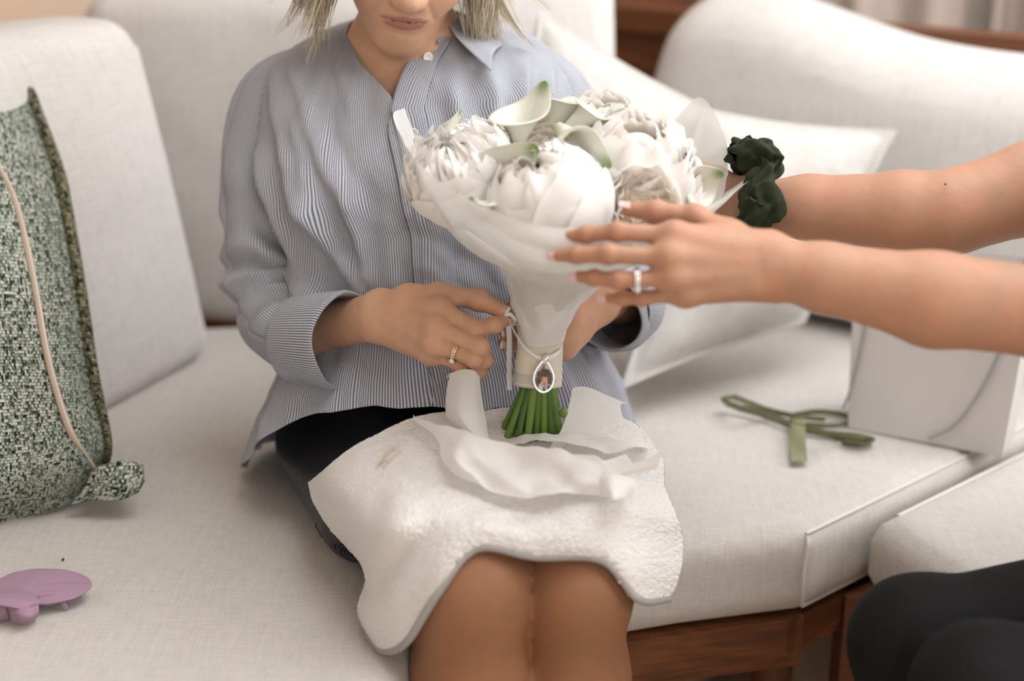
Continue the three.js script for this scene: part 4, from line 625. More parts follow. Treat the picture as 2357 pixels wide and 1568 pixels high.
// ---------------------------------------------------------------- the bouquet
const bouquet = thing('bouquet', 'white peony, rose and calla lily bouquet wrapped in frosted paper', 'bouquet');
{
  M.petal = phy({ color: new THREE.Color(.97, .945, .92), vertexColors: true, roughness: .9, transmission: .36, thickness: 0 });
  M.rose = phy({ color: new THREE.Color(.97, .935, .89), vertexColors: true, roughness: .95, transmission: .55, thickness: 0 });
  M.calla = phy({ color: 0xffffff, vertexColors: true, roughness: .55, transmission: .15, thickness: 0 });
  M.paper = phy({ color: new THREE.Color(.86, .845, .82), roughness: .66, transmission: .60, thickness: 0, ior: 1.2 });
  M.tissue = phy({ color: new THREE.Color(.90, .885, .87), roughness: .92, transmission: .42, thickness: 0, ior: 1.2 });
  M.tape = phy({ color: new THREE.Color(.78, .725, .61), roughness: .5, transmission: .1, thickness: 0 });
  M.satin = phy({ color: new THREE.Color(.86, .84, .83), roughness: .38, sheen: .3, sheenColor: new THREE.Color(1, 1, 1), sheenRoughness: .3 });
  const frameOf = (c, axis, spin = 0) => { const Y = axis.clone().normalize(), X = V(Y.y, -Y.x, .13).cross(Y).normalize(), Z = X.clone().cross(Y); const m = new THREE.Matrix4().makeBasis(X, Y, Z).multiply(new THREE.Matrix4().makeRotationY(spin)); return m.setPosition(c); };
  // one cupped petal in the flower's own axes; th0..th1: angle up from the base pole
  function petal(R, az, w, th1, o, sd) {
    const { ruf = .04, curl = 0, jag = 0, tint = 0, sq = 1 } = o; const n1 = 15, n2 = 13;
    const g = surf((s, t) => {
      const x = 2 * s - 1, edge = 1 - .26 * Math.pow(Math.abs(x), 2.6) + .05 * noise(x * 2 + sd, sd, 1) + jag * noise(x * 7 + sd * 3, sd, 2), th = .12 + (th1 - .12) * t * edge, wid = w * Math.pow(Math.sin(Math.min(1, t * .78 + .10) * Math.PI * .62), .8), ph = az + x * wid;
      const r = R * (1 + .10 * t * t * (curl) + ruf * t * t * (Math.sin(x * 5 + sd) * .6 + noise(x * 2.5 + sd, t * 2, sd)) - .05 * x * x * (1 - t)); return V(Math.sin(th) * Math.cos(ph) * r, -Math.cos(th) * r * sq, Math.sin(th) * Math.sin(ph) * r);
    }, n1, n2);
    paint(g, (x, y, z, i) => { const t = Math.floor(i / (n1 + 1)) / n2, k = tint * (1 - t * .75); return [1, 1 - .10 * k, 1 - .22 * k]; });
    return g;
  }
  function flower(name, c, axis, R, layers, sd, label) {
    const f = new THREE.Group(); f.name = name; bouquet.add(f); if (label) f.userData.label = label; const m = frameOf(c, axis, sd); let q = 0;
    layers.forEach(([n, rk, w, th, o], L) => { for (let i = 0; i < n; i++) { q++; const g = petal(R * rk * rr(.96, 1.04), i / n * Math.PI * 2 + L * 1.3 + rr(-.12, .12), w * rr(.9, 1.1), th * rr(.93, 1.06), o, sd * 7 + q * 1.7); mesh('petal', g.applyMatrix4(m), name === 'garden_rose' ? M.rose : M.petal, f); } });
    const core = new THREE.SphereGeometry(R * (name === 'peony' ? .46 : .72), 20, 14); core.scale(1, name === 'peony' ? 1 : .62, 1); core.translate(0, -R * (name === 'peony' ? .12 : .50), 0); paint(core, () => [1, .93, .82]); mesh('core', core.applyMatrix4(m), M.petal, f);
    return f;
  }
  const peony = [[6, 1.0, 1.0, 1.85, { ruf: .04, curl: .0 }], [6, .975, .95, 2.25, { ruf: .05, curl: -.6 }], [6, .94, .9, 2.5, { ruf: .06, curl: -.9, tint: .1 }], [6, .88, .85, 2.7, { ruf: .09, curl: -.9, tint: .25 }], [7, .80, .7, 2.8, { ruf: .13, jag: .04, tint: .45 }], [7, .68, .7, 2.85, { ruf: .16, jag: .05, tint: .6 }], [6, .54, .8, 2.8, { ruf: .2, jag: .06, tint: .7 }]];
  const frilly = [[7, 1.0, .85, 1.7, { ruf: .05, curl: .3 }], [7, .97, .8, 1.95, { ruf: .06, jag: .03 }], [12, .93, .36, 2.1, { ruf: .10, jag: .12, tint: .1 }], [14, .87, .30, 2.25, { ruf: .13, jag: .14, tint: .15 }], [14, .80, .30, 2.4, { ruf: .15, jag: .15, tint: .2 }], [12, .72, .34, 2.55, { ruf: .18, jag: .15, tint: .3 }], [9, .6, .45, 2.7, { ruf: .2, jag: .15, tint: .4 }]];
  const rose = [[6, 1.0, .8, 1.80, { ruf: .07, curl: .9, tint: .1 }], [7, .90, .62, 1.85, { ruf: .09, curl: .7, tint: .3 }], [8, .79, .52, 1.85, { ruf: .12, curl: .5, tint: .45 }], [7, .67, .5, 1.82, { ruf: .14, curl: .4, tint: .6 }], [7, .55, .52, 1.80, { ruf: .16, curl: .3, tint: .75 }], [6, .43, .6, 1.80, { ruf: .18, tint: .9 }], [5, .31, .75, 1.80, { ruf: .2, tint: 1.0 }], [3, .18, 1.1, 1.80, { ruf: .2, tint: 1.1 }]];
  const open = [[7, 1.0, .85, 1.6, { ruf: .09, curl: .5 }], [7, .95, .8, 1.85, { ruf: .10, curl: .2, jag: .03 }], [7, .89, .75, 2.1, { ruf: .12, curl: -.2, jag: .04 }], [7, .80, .7, 2.35, { ruf: .15, tint: .15, jag: .04 }], [7, .68, .7, 2.5, { ruf: .18, tint: .3 }], [6, .52, .8, 2.6, { ruf: .2, tint: .45 }]];
  flower('peony', P(1262, 455, 1.405), V(-.35, .88, .30), .0640, peony, 1, 'large half open blush white peony');
  flower('peony', P(1062, 392, 1.462), V(-.38, .90, .22), .0610, frilly, 2, 'white peony with frilled inner petals');
  flower('peony', P(1468, 352, 1.445), V(.15, .92, .35), .0580, open, 3, 'open white peony');
  flower('peony', P(1528, 420, 1.462), V(.62, .68, .4), .0500, peony, 4, 'white peony half hidden at the side');
  flower('peony', P(1398, 282, 1.525), V(.1, .93, .3), .0460, open, 5, 'white peony at the back');
  flower('garden_rose', P(1478, 470, 1.402), V(.12, .22, .97), .0360, rose, 6, 'cream garden rose with many thin petals');
  flower('garden_rose', P(1238, 352, 1.468), V(-.05, .8, .6), .0330, rose, 7, 'cream garden rose between calla lilies');
  flower('garden_rose', P(1300, 285, 1.505), V(.1, .85, .5), .0330, rose, 8, 'cream garden rose at the back');
  flower('garden_rose', P(1170, 300, 1.52), V(-.2, .9, .3), .033, rose, 9, 'cream garden rose under the tallest calla lily');
  // calla lilies: base, mouth, lip tip
  function calla(b, c, p, w, sd, green = .5) {
    const T = c.clone().sub(b), L = T.length(); T.normalize(); const tv = p.clone().sub(c), X = tv.clone().addScaledVector(T, -tv.dot(T)).normalize(), Y = T.clone().cross(X), n1 = 40, n2 = 26; const lip = p.clone().sub(c.clone().addScaledVector(X, w));
    const g = surf((s, t) => { const a = (s - .5) * Math.PI * 2.16, f = .5 + .5 * Math.cos(a), over = Math.abs(a) > Math.PI ? -.10 : 0, r = lerp(.005, w, Math.pow(t, 1.25)) * (1 + over * t + .30 * Math.pow(t, 5) * (1 - .4 * f)), len = L * t * (.80 + .20 * f); const k = Math.pow(t, 3.2) * Math.exp(-a * a / .42); const roll = Math.pow(t, 8) * (1 - f) * .010;
      return b.clone().addScaledVector(T, len - roll).addScaledVector(X, Math.cos(a) * r).addScaledVector(Y, Math.sin(a) * r).addScaledVector(lip, k); }, n1, n2);
    paint(g, (x, y, z, i) => { const t = Math.floor(i / (n1 + 1)) / n2, a = ((i % (n1 + 1)) / n1 - .5) * 2.16 * Math.PI, tip = sstep(.80, 1, t) * sstep(.46, .08, Math.abs(a)), base = sstep(.5, .0, t) * green, rib = .22 * sstep(.07, 0, Math.abs(a)) + .30 * sstep(.93, 1, t) + .05 * Math.max(0, Math.sin(a * 14)); const k = clamp(base + rib); return [lerp(lerp(.82, .42, k), .17, tip), lerp(lerp(.82, .52, k), .30, tip), lerp(lerp(.735, .25, k), .05, tip)]; });
    const o = new THREE.Group(); o.name = 'calla_lily'; bouquet.add(o); mesh('spathe', thick(g, .0011), M.calla, o);
    const sp = tube([b.clone().addScaledVector(T, L * .25), b.clone().addScaledVector(T, L * .35), b.clone().addScaledVector(T, L * .42).addScaledVector(X, -.003)], t => .0036 * (1 - .5 * t), 14, 10); mesh('spadix', sp, std({ color: new THREE.Color(.72, .55, .16), roughness: .8 }), o);
  }
  calla(P(1190, 345, 1.475), P(1200, 240, 1.460), P(1248, 186, 1.468), .0250, 1, .2);
  calla(P(1262, 300, 1.49), P(1310, 232, 1.485), P(1346, 240, 1.475), .0190, 2, .2);
  calla(P(1300, 300, 1.46), P(1385, 248, 1.452), P(1442, 238, 1.45), .0165, 3, .25);
  calla(P(1284, 292, 1.430), P(1345, 345, 1.405), P(1402, 386, 1.388), .0175, 4, .75);
  calla(P(1142, 460, 1.465), P(1140, 400, 1.390), P(1230, 342, 1.392), .0245, 5, .8);
  calla(P(1560, 452, 1.455), P(1630, 425, 1.435), P(1664, 402, 1.43), .0185, 6, .2);
  calla(P(1030, 320, 1.50), P(1034, 275, 1.50), P(1058, 252, 1.495), .0090, 7, .6);
  calla(P(1120, 490, 1.385), P(1108, 458, 1.380), P(1090, 450, 1.375), .0130, 8, .5);
  calla(P(1540, 355, 1.47), P(1570, 335, 1.465), P(1592, 322, 1.46), .0085, 9, .4);
  // foliage-free green calyx mass that carries the heads
  const heart = new THREE.SphereGeometry(1, 24, 16); heart.scale(.085, .05, .075); heart.applyMatrix4(frameOf(P(1300, 520, 1.50), V(.08, .97, .15))); mesh('stem_mass', heart, std({ color: new THREE.Color(.30, .36, .16), roughness: .8 }), bouquet);
  // stems
  const greens = [[.085, .17, .020], [.12, .215, .028], [.06, .125, .018], [.15, .24, .04]].map(c => std({ color: new THREE.Color(...c), roughness: .42 }));
  const tops = [];
  [[1146, 1028, 1.556, 1206, 1.545], [1165, 1022, 1.540, 1213, 1.532], [1190, 1026, 1.533, 1222, 1.522], [1212, 1030, 1.534, 1232, 1.517], [1232, 1034, 1.538, 1242, 1.514], [1252, 1036, 1.536, 1252, 1.515], [1272, 1032, 1.538, 1262, 1.518], [1290, 1020, 1.546, 1272, 1.526], [1284, 1010, 1.560, 1276, 1.542], [1176, 1016, 1.560, 1210, 1.548], [1202, 1016, 1.556, 1224, 1.540], [1226, 1020, 1.558, 1238, 1.538], [1250, 1018, 1.562, 1254, 1.540], [1268, 1012, 1.566, 1264, 1.545], [1160, 1012, 1.572, 1216, 1.560], [1240, 1010, 1.578, 1244, 1.558]].forEach(([u, v, d, ut, dt], i) => {
    const r = .0036 + .0014 * rnd(), a = P(u, v - 3, d), b = P(lerp(ut, 1241, .10), 880, lerp(dt, 1.541, .25)), c = P(lerp(ut, 1245, .5), 800, lerp(dt, 1.538, .6)); const g = tube([a, a.clone().lerp(b, .5).add(V(rr(-.001, .001), 0, rr(-.001, .001))), b, c], t => r * (1 + .06 * Math.sin(t * 9 + i)), 22, 10); mesh('stem', g, greens[i % 4], bouquet);
  });
  mesh('bud', new THREE.SphereGeometry(.0052, 14, 10).scale(.9, 1.15, .9).translate(...P(1297, 950, 1.52).toArray()), greens[1], bouquet);
  // white tape round the handle
  const hc = [P(1245, 755, 1.535), P(1243, 800, 1.537), P(1240, 845, 1.540), P(1237, 884, 1.542)];
  mesh('handle_tape', thick(loft(hc, (t, a) => lerp(.0235, .0262, t) * (1 + .03 * Math.sin(2 * a + 1) + .012 * fbm(a * 2, t * 6, 1) + .02 * ridge(t * 2.2 + a * .16)), 50, 64), .0012), M.tape, bouquet);
  mesh('tape_edge', thick(loft([P(1238, 858, 1.541), P(1236.6, 887, 1.5425)], (t, a) => .0266 * (1 + .03 * Math.sin(2 * a + 1)), 10, 64), .0008), phy({ color: new THREE.Color(.82, .80, .76), roughness: .3, transmission: .45, thickness: 0 }), bouquet);
  // frosted paper: front bowl, back sheet, neck tissue
  const crumple = (p, amp, f) => p.add(V(amp * fbm(p.x * f, p.y * f, p.z * f), amp * fbm(p.x * f + 9, p.y * f, p.z * f), amp * fbm(p.x * f, p.y * f + 5, p.z * f)));
  const bowl = patch([
    [P(1208, 775, 1.562), P(1196, 780, 1.54), P(1214, 790, 1.515), P(1243, 793, 1.508), P(1272, 790, 1.515), P(1290, 782, 1.54), P(1280, 776, 1.562)],
    [P(1200, 690, 1.575), P(1184, 692, 1.545), P(1206, 705, 1.492), P(1258, 712, 1.472), P(1312, 705, 1.485), P(1345, 690, 1.53), P(1325, 680, 1.57)],
    [P(1185, 612, 1.590), P(1160, 610, 1.545), P(1192, 640, 1.462), P(1290, 655, 1.42), P(1380, 645, 1.44), P(1425, 620, 1.52), P(1400, 600, 1.59)],
    [P(1070, 520, 1.62), P(1040, 538, 1.53), P(1112, 588, 1.41), P(1280, 618, 1.355), P(1450, 602, 1.385), P(1560, 560, 1.48), P(1550, 500, 1.60)],
    [P(985, 400, 1.625), P(962, 408, 1.53), P(1030, 490, 1.395), P(1262, 572, 1.328), P(1500, 552, 1.360), P(1650, 480, 1.46), P(1660, 440, 1.60)],
    [P(932, 248, 1.625), P(908, 276, 1.53), P(1000, 410, 1.390), P(1240, 520, 1.330), P(1520, 510, 1.365), P(1690, 440, 1.47), P(1772, 362, 1.585)]]);
  mesh('paper_sheet', surf((s, t) => crumple(bowl(s, t), .0025, 26), 90, 90), M.paper, bouquet).userData.label = 'front sheet of frosted paper round the flowers';
  const back = patch([[P(1240, 650, 1.585), P(1310, 650, 1.60), P(1370, 640, 1.60), P(1400, 632, 1.595), P(1425, 620, 1.575), P(1432, 612, 1.55)], [P(1250, 440, 1.615), P(1430, 440, 1.62), P(1530, 425, 1.62), P(1585, 425, 1.60), P(1620, 440, 1.57), P(1640, 475, 1.54)], [P(1290, 290, 1.61), P(1470, 330, 1.615), P(1545, 282, 1.61), P(1611, 222, 1.60), P(1668, 312, 1.57), P(1676, 400, 1.545)]]);
  mesh('paper_sheet', surf((s, t) => crumple(back(s, t), .0015, 20), 70, 50), M.paper, bouquet).userData.label = 'back sheet of frosted paper with a pointed corner';
  const neckT = patch([[P(1200, 792, 1.555), P(1194, 792, 1.525), P(1242, 800, 1.502), P(1292, 792, 1.52), P(1286, 790, 1.56), P(1240, 788, 1.572)], [P(1196, 720, 1.560), P(1188, 720, 1.52), P(1250, 728, 1.478), P(1320, 715, 1.495), P(1325, 705, 1.55), P(1260, 700, 1.585)], [P(1182, 660, 1.57), P(1176, 655, 1.52), P(1260, 672, 1.45), P(1358, 668, 1.465), P(1380, 650, 1.54), P(1280, 640, 1.60)], [P(1170, 612, 1.585), P(1164, 608, 1.515), P(1270, 640, 1.430), P(1392, 640, 1.440), P(1418, 618, 1.545), P(1290, 600, 1.61)]], true);
  mesh('neck_tissue', surf((s, t) => { const p = neckT(s, t), k = .0055 * sstep(0, .2, t); return p.add(V(k * lnoise(p.x * 34, p.y * 34, p.z * 34), 0, k * lnoise(p.x * 34 + 5, p.y * 34, p.z * 34 + 2)).add(V(.5 * k * lnoise(p.x * 75, p.y * 60, p.z * 75), 0, .5 * k * lnoise(p.x * 75 + 5, p.y * 60, p.z * 75)))); }, 130, 100), M.tissue, bouquet);
}
// pendant on its own ribbon
{
  const rib = thing('ribbon', 'narrow white satin ribbon tied round the bouquet handle', 'ribbon');
  mesh('loop', ribbon([P(1166, 727, 1.540), P(1182, 760, 1.520), P(1203, 795, 1.510), P(1228, 818, 1.5055), P(1252, 826, 1.504), P(1276, 818, 1.506), P(1290, 806, 1.522), P(1294, 800, 1.545)], .0048, t => V(-.25 * (1 - t), 1, .15), 70, .0005), M.satin, rib);
  mesh('tail', ribbon([P(1166, 727, 1.542), P(1172, 770, 1.552), P(1172, 830, 1.560), P(1173, 898, 1.566)], .0058, V(1, 0, .2), 40, .0005), M.satin, rib);
  mesh('knot', ribbon([P(1160, 728, 1.538), P(1174, 724, 1.534), P(1188, 738, 1.532)], .0045, V(.2, 1, .2), 16, .0005), M.satin, rib);
  const pen = thing('pendant', 'silver teardrop pendant with a portrait photo hanging on the bouquet handle', 'pendant');
  const c = P(1252, 869, 1.498), Z = P(1252, 869, 1.40).sub(c).normalize(), X = V(1, -.06, 0).addScaledVector(Z, -Z.x).normalize(), Y = Z.clone().cross(X), m = new THREE.Matrix4().makeBasis(X, Y, Z).setPosition(c);
  const S = 1.5 / FPX, drop = (k) => { const s = new THREE.Shape(); const q = []; for (let i = 0; i < 48; i++) { const a = i / 48 * Math.PI * 2, up = Math.max(0, Math.sin(a)); q.push(new THREE.Vector2(Math.cos(a) * 24 * k * S * (1 - .42 * up * up), (Math.sin(a) > 0 ? 43 * up * (.86 + .14 * up) : 33 * Math.sin(a)) * k * S - 2 * S)); } s.setFromPoints(q); return s; };
  const outer = drop(1); outer.holes.push(new THREE.Path(drop(.91).getPoints(48).reverse()));
  mesh('frame', new THREE.ExtrudeGeometry(outer, { depth: .0026, bevelEnabled: true, bevelSize: .0006, bevelThickness: .0006, bevelSegments: 2 }).applyMatrix4(m), M.silver, pen);
  mesh('back_plate', new THREE.ExtrudeGeometry(drop(.95), { depth: .0006, bevelEnabled: false }).applyMatrix4(m), M.silver, pen);
  const cv = document.createElement('canvas'); cv.width = 192; cv.height = 288; const x = cv.getContext('2d'); const blob = (col, X0, Y0, rx, ry, rot = 0) => { x.fillStyle = col; x.beginPath(); x.ellipse(X0, Y0, rx, ry, rot, 0, 6.3); x.fill(); };
  x.fillStyle = '#b9b0b2'; x.fillRect(0, 0, 192, 288); x.fillStyle = '#5c5552'; x.beginPath(); x.moveTo(0, 200); x.lineTo(92, 40); x.lineTo(104, 80); x.lineTo(40, 260); x.lineTo(0, 288); x.fill(); x.fillStyle = '#cfc9cc'; x.fillRect(104, 20, 70, 90);
  for (const [a, b, r, col] of [[60, 130, 30, '#4a2c22'], [86, 112, 32, '#5a3426'], [118, 112, 34, '#3c2420'], [142, 132, 28, '#2c1c1a'], [58, 165, 26, '#6b402c'], [150, 165, 26, '#2a1a18'], [152, 195, 20, '#241716'], [50, 190, 20, '#3a2622']]) blob(col, a, b, r, r);
  blob('#c98f74', 104, 168, 27, 38); blob('#d9a78e', 108, 172, 20, 30); blob('#3c2420', 104, 134, 30, 16); x.fillStyle = '#7a4a3c'; x.fillRect(88, 160, 12, 4); x.fillRect(112, 160, 12, 4); x.fillRect(98, 188, 16, 4); blob('#c08a70', 104, 212, 14, 18);
  x.fillStyle = '#d8d4d6'; x.beginPath(); x.moveTo(30, 288); x.lineTo(60, 214); x.lineTo(102, 250); x.lineTo(150, 212); x.lineTo(185, 288); x.fill(); x.fillStyle = '#4b3a3c'; x.beginPath(); x.moveTo(92, 240); x.lineTo(114, 240); x.lineTo(116, 288); x.lineTo(90, 288); x.fill(); x.fillStyle = '#2b2527'; x.fillRect(130, 222, 26, 26); x.fillRect(38, 250, 20, 30);
  const ct = new THREE.CanvasTexture(cv); ct.colorSpace = THREE.SRGBColorSpace;
  const pg = new THREE.ShapeGeometry(drop(.91), 24); { const p = pg.attributes.position, u = pg.attributes.uv; for (let i = 0; i < p.count; i++) u.setXY(i, (p.getX(i) / (24 * S) + 1) / 2, (p.getY(i) + 36 * S) / (77 * S)); } pg.translate(0, 0, .0012);
  mesh('photo', pg.applyMatrix4(m), std({ map: ct, roughness: .5 }), pen).userData.label = 'small oval portrait photo';
  const gl = new THREE.ShapeGeometry(drop(.91), 24); gl.translate(0, 0, .0028); mesh('glass', gl.applyMatrix4(m), phy({ transmission: 1, thickness: 0, roughness: .02, color: 0xffffff }), pen);
  mesh('bail', thick(loft([P(1254, 838, 1.500), P(1256, 826, 1.4965), P(1257, 819, 1.502)], () => .0030, 14, 14), .0008), M.silver, pen);
}
// ---------------------------------------------------------------- towel over the lap
{
  const terry = tex(256, (x, y) => { const a = pnoise(x * 96, y * 96, 96, 31), b = pnoise(x * 32, y * 48, 96, 32), k = .25 * b + .75 * a; return [k, k, k]; });
  M.towel = phy({ color: new THREE.Color(.76, .735, .71), bumpMap: rep(terry, 10, 10), bumpScale: .0009, roughness: 1 });
  const y = .602, K = (u, v, h = y) => G(u, v, h);
  const rows = [
    [K(712, 1108, .545), K(760, 1072, .585), K(850, 1012, .614), K(960, 962, .624), K(1090, 945, .626), K(1240, 940, .622), K(1370, 948, .624), K(1462, 978, .612), K(1500, 1020, .585)],
    [K(722, 1150, .540), K(790, 1120, .588), K(890, 1060, .614), K(985, 1030, .618), K(1090, 1025, .616), K(1220, 1030, .610), K(1340, 1025, .616), K(1450, 1035, .610), K(1526, 1062, .580)],
    [K(752, 1205, .528), K(830, 1185, .580), K(905, 1130, .609), K(1000, 1108, .613), K(1090, 1105, .611), K(1210, 1115, .604), K(1330, 1110, .610), K(1430, 1120, .606), K(1528, 1120, .570)],
    [K(800, 1262, .510), K(846, 1262, .556), K(905, 1215, .598), K(1000, 1175, .609), K(1090, 1162, .607), K(1215, 1175, .600), K(1330, 1168, .606), K(1440, 1170, .600), K(1556, 1190, .560)],
    [P(846, 1315, 1.480), P(852, 1350, 1.448), P(912, 1300, 1.400), P(1000, 1238, 1.372), P(1092, 1208, 1.368), P(1222, 1225, 1.374), P(1345, 1218, 1.382), P(1450, 1232, 1.405), P(1570, 1245, 1.480)],
    [P(826, 1400, 1.468), P(852, 1432, 1.432), P(920, 1392, 1.385), P(1004, 1305, 1.358), P(1095, 1240, 1.360), P(1228, 1256, 1.368), P(1360, 1258, 1.376), P(1455, 1310, 1.392), P(1566, 1310, 1.462)],
    [P(846, 1462, 1.460), P(884, 1498, 1.428), P(936, 1478, 1.388), P(1004, 1372, 1.360), P(1095, 1264, 1.362), P(1230, 1282, 1.370), P(1385, 1290, 1.380), P(1470, 1380, 1.398), P(1540, 1378, 1.448)]];
  const f = patch(rows);
  const g = surf((s, t) => { const p = f(s, t); return p.add(V(0, .0035 * fbm(p.x * 14, p.z * 14, 1) + .0018 * fbm(p.x * 45, p.z * 45, 3), .002 * fbm(p.x * 18, p.y * 18, 2)).addScalar(.0007 * noise(p.x * 520, p.y * 520, p.z * 520))); }, 250, 220, { su: .5, sv: .45 });
  const towel = thing('towel', 'white terry towel spread over the knees of the woman', 'towel');
  mesh('cloth', thick(g, .0065, .7), M.towel, towel);
  const hem = []; for (let i = 0; i <= 30; i++) hem.push(f(i / 30, 1)); mesh('hem', tube(hem, .0042, 120, 8), M.towel, towel);
  // yellowish water stain threads on the towel
  M.stain = std({ color: new THREE.Color(.66, .56, .38), roughness: 1 });
  const st = []; for (const [s0, t0, s1, t1] of [[.235, .165, .285, .135], [.23, .215, .30, .155], [.22, .19, .245, .175]]) { for (let i = 0; i < 40; i++) { const k = rnd(), p = f(lerp(s0, s1, k) + rr(-.006, .006), lerp(t0, t1, k) + rr(-.006, .006)); st.push(new THREE.SphereGeometry(.0003 + .0004 * rnd(), 5, 4).scale(2.6, .35, 1).translate(p.x, p.y + .0052, p.z)); } }
  const so = mesh('stain_specks', st, M.stain, towel); so.userData.kind = 'stuff';
}
// ---------------------------------------------------------------- tissue paper round the stems
{
  const facet = (p, a, f) => { const x = p.x, y = p.y, z = p.z; return p.add(V(a * lnoise(x * f, y * f, z * f), a * (lnoise(x * f + 4.3, y * f + 2, z * f) + .5 * lnoise(x * f * 2.3, y * f * 2.3, z * f * 2.3 + 7)), a * lnoise(x * f, y * f + 7.7, z * f + 3))); };
  const sheet = (label, rows, a = .004, n = 60) => { const f = patch(rows); return tag(mesh('tissue_paper', surf((s, t) => facet(f(s, t), a * 1.3, 27), n, n), M.tissue), label, 'tissue paper', 'tissue paper round the stems'); };
  sheet('folded strip of white tissue paper standing up beside the stems under the ring', [[P(1036, 860, 1.520), P(1062, 850, 1.516), P(1090, 852, 1.516), P(1104, 866, 1.520)], [P(1028, 905, 1.518), P(1058, 905, 1.500), P(1092, 905, 1.504), P(1110, 910, 1.518)], [P(1030, 960, 1.515), P(1060, 965, 1.485), P(1095, 975, 1.49), P(1118, 975, 1.515)], [P(1060, 985, 1.520), P(1085, 1000, 1.48), P(1105, 1008, 1.48), P(1126, 1012, 1.505)]], .0015);
  const K = (u, v, h) => G(u, v, h);
  sheet('wide crumpled sheet of white tissue paper lying on the towel before the stems', [[K(960, 962, .640), K(1030, 985, .655), K(1100, 1000, .660), K(1180, 1022, .652), K(1260, 1036, .650), K(1340, 1042, .648), K(1440, 1050, .640)], [K(1000, 1020, .636), K(1050, 1035, .648), K(1110, 1048, .648), K(1185, 1060, .638), K(1265, 1070, .640), K(1345, 1076, .636), K(1450, 1082, .630)], [K(1004, 1065, .626), K(1060, 1078, .640), K(1110, 1092, .630), K(1190, 1102, .632), K(1265, 1112, .622), K(1345, 1115, .632), K(1440, 1118, .622)], [K(1050, 1100, .620), K(1095, 1118, .624), K(1140, 1132, .620), K(1200, 1138, .620), K(1270, 1140, .624), K(1350, 1142, .620), K(1420, 1140, .622)]], .007, 90);
  sheet('crumpled end of white tissue paper hanging over the knee side of the towel', [[K(1380, 1085, .634), K(1410, 1090, .640), K(1440, 1098, .636), K(1462, 1105, .628)], [K(1380, 1112, .632), K(1408, 1118, .640), K(1440, 1122, .634), K(1455, 1128, .624)], [K(1388, 1150, .622), K(1410, 1160, .632), K(1432, 1158, .628), K(1448, 1150, .618)]], .004, 40);
  sheet('upright fold of white tissue paper to the side of the stems', [[P(1268, 1038, 1.505), P(1320, 1045, 1.520), P(1375, 1040, 1.535), P(1420, 1030, 1.55)], [P(1288, 1000, 1.512), P(1345, 1000, 1.525), P(1390, 985, 1.545), P(1440, 1000, 1.565)], [P(1312, 930, 1.525), P(1352, 920, 1.540), P(1400, 930, 1.560), P(1430, 935, 1.580)], [P(1322, 896, 1.540), P(1345, 892, 1.560), P(1400, 912, 1.585), P(1452, 932, 1.60)]], .003);
  sheet('crumpled sheet of white tissue paper behind the stems', [[P(1010, 958, 1.640), P(1110, 918, 1.655), P(1200, 925, 1.655), P(1300, 925, 1.655), P(1400, 935, 1.655), P(1470, 985, 1.640)], [P(1010, 990, 1.585), P(1110, 960, 1.605), P(1210, 968, 1.605), P(1310, 968, 1.605), P(1410, 980, 1.60), P(1480, 1010, 1.585)], [K(1020, 1042, .632), K(1120, 1030, .630), K(1220, 1030, .624), K(1320, 1035, .628), K(1420, 1042, .634), K(1490, 1050, .624)]], .008, 80);
  sheet('pointed corner of tissue paper sticking out over the towel edge', [[K(1425, 1078, .640), K(1475, 1062, .648), K(1524, 1038, .660)], [K(1428, 1090, .636), K(1472, 1080, .642), K(1516, 1066, .650)], [K(1440, 1096, .630), K(1474, 1088, .636), K(1508, 1080, .642)]], .0008, 20);
}
// ---------------------------------------------------------------- pillows
function pillow(c4, puff, n = 40, edge = .035) {      // corners TL TR BR BL; returns front and back as one closed surface
  const [a, b, c, d] = c4, X = b.clone().sub(a), Y = d.clone().sub(a), N = X.clone().cross(Y).normalize().negate();
  const h = (s, t) => { const e = x => Math.pow(Math.max(0, 1 - Math.pow(Math.abs(2 * x - 1) / (1 - edge), 2.2)), .55); return e(s) * e(t); };
  const pin = x => .045 * Math.sin(Math.PI * x);
  const f = side => (s, t) => { const s2 = s + (s < .5 ? 1 : -1) * pin(t) * (1 - Math.abs(2 * s - 1)) * 0 + (s - .5) * -2 * pin(t) * Math.pow(Math.abs(2 * s - 1), 3) * .5, t2 = t + (t - .5) * -2 * pin(s) * Math.pow(Math.abs(2 * t - 1), 3) * .5; const p = a.clone().lerp(b, s2).lerp(d.clone().lerp(c, s2), t2); return p.addScaledVector(N, side * (puff * h(s, t) + .006) + (.013 * fbm(s * 4, t * 4, side * 3 + puff * 50) + .005 * fbm(s * 11 + t * 5, t * 9, side * 3 + puff * 20)) * h(s, t)); };
  const L = X.length(), Hh = Y.length(); return [surf(f(1), n, n, { su: L, sv: Hh }), surf(f(-1), n, n, { su: L, sv: Hh })];
}
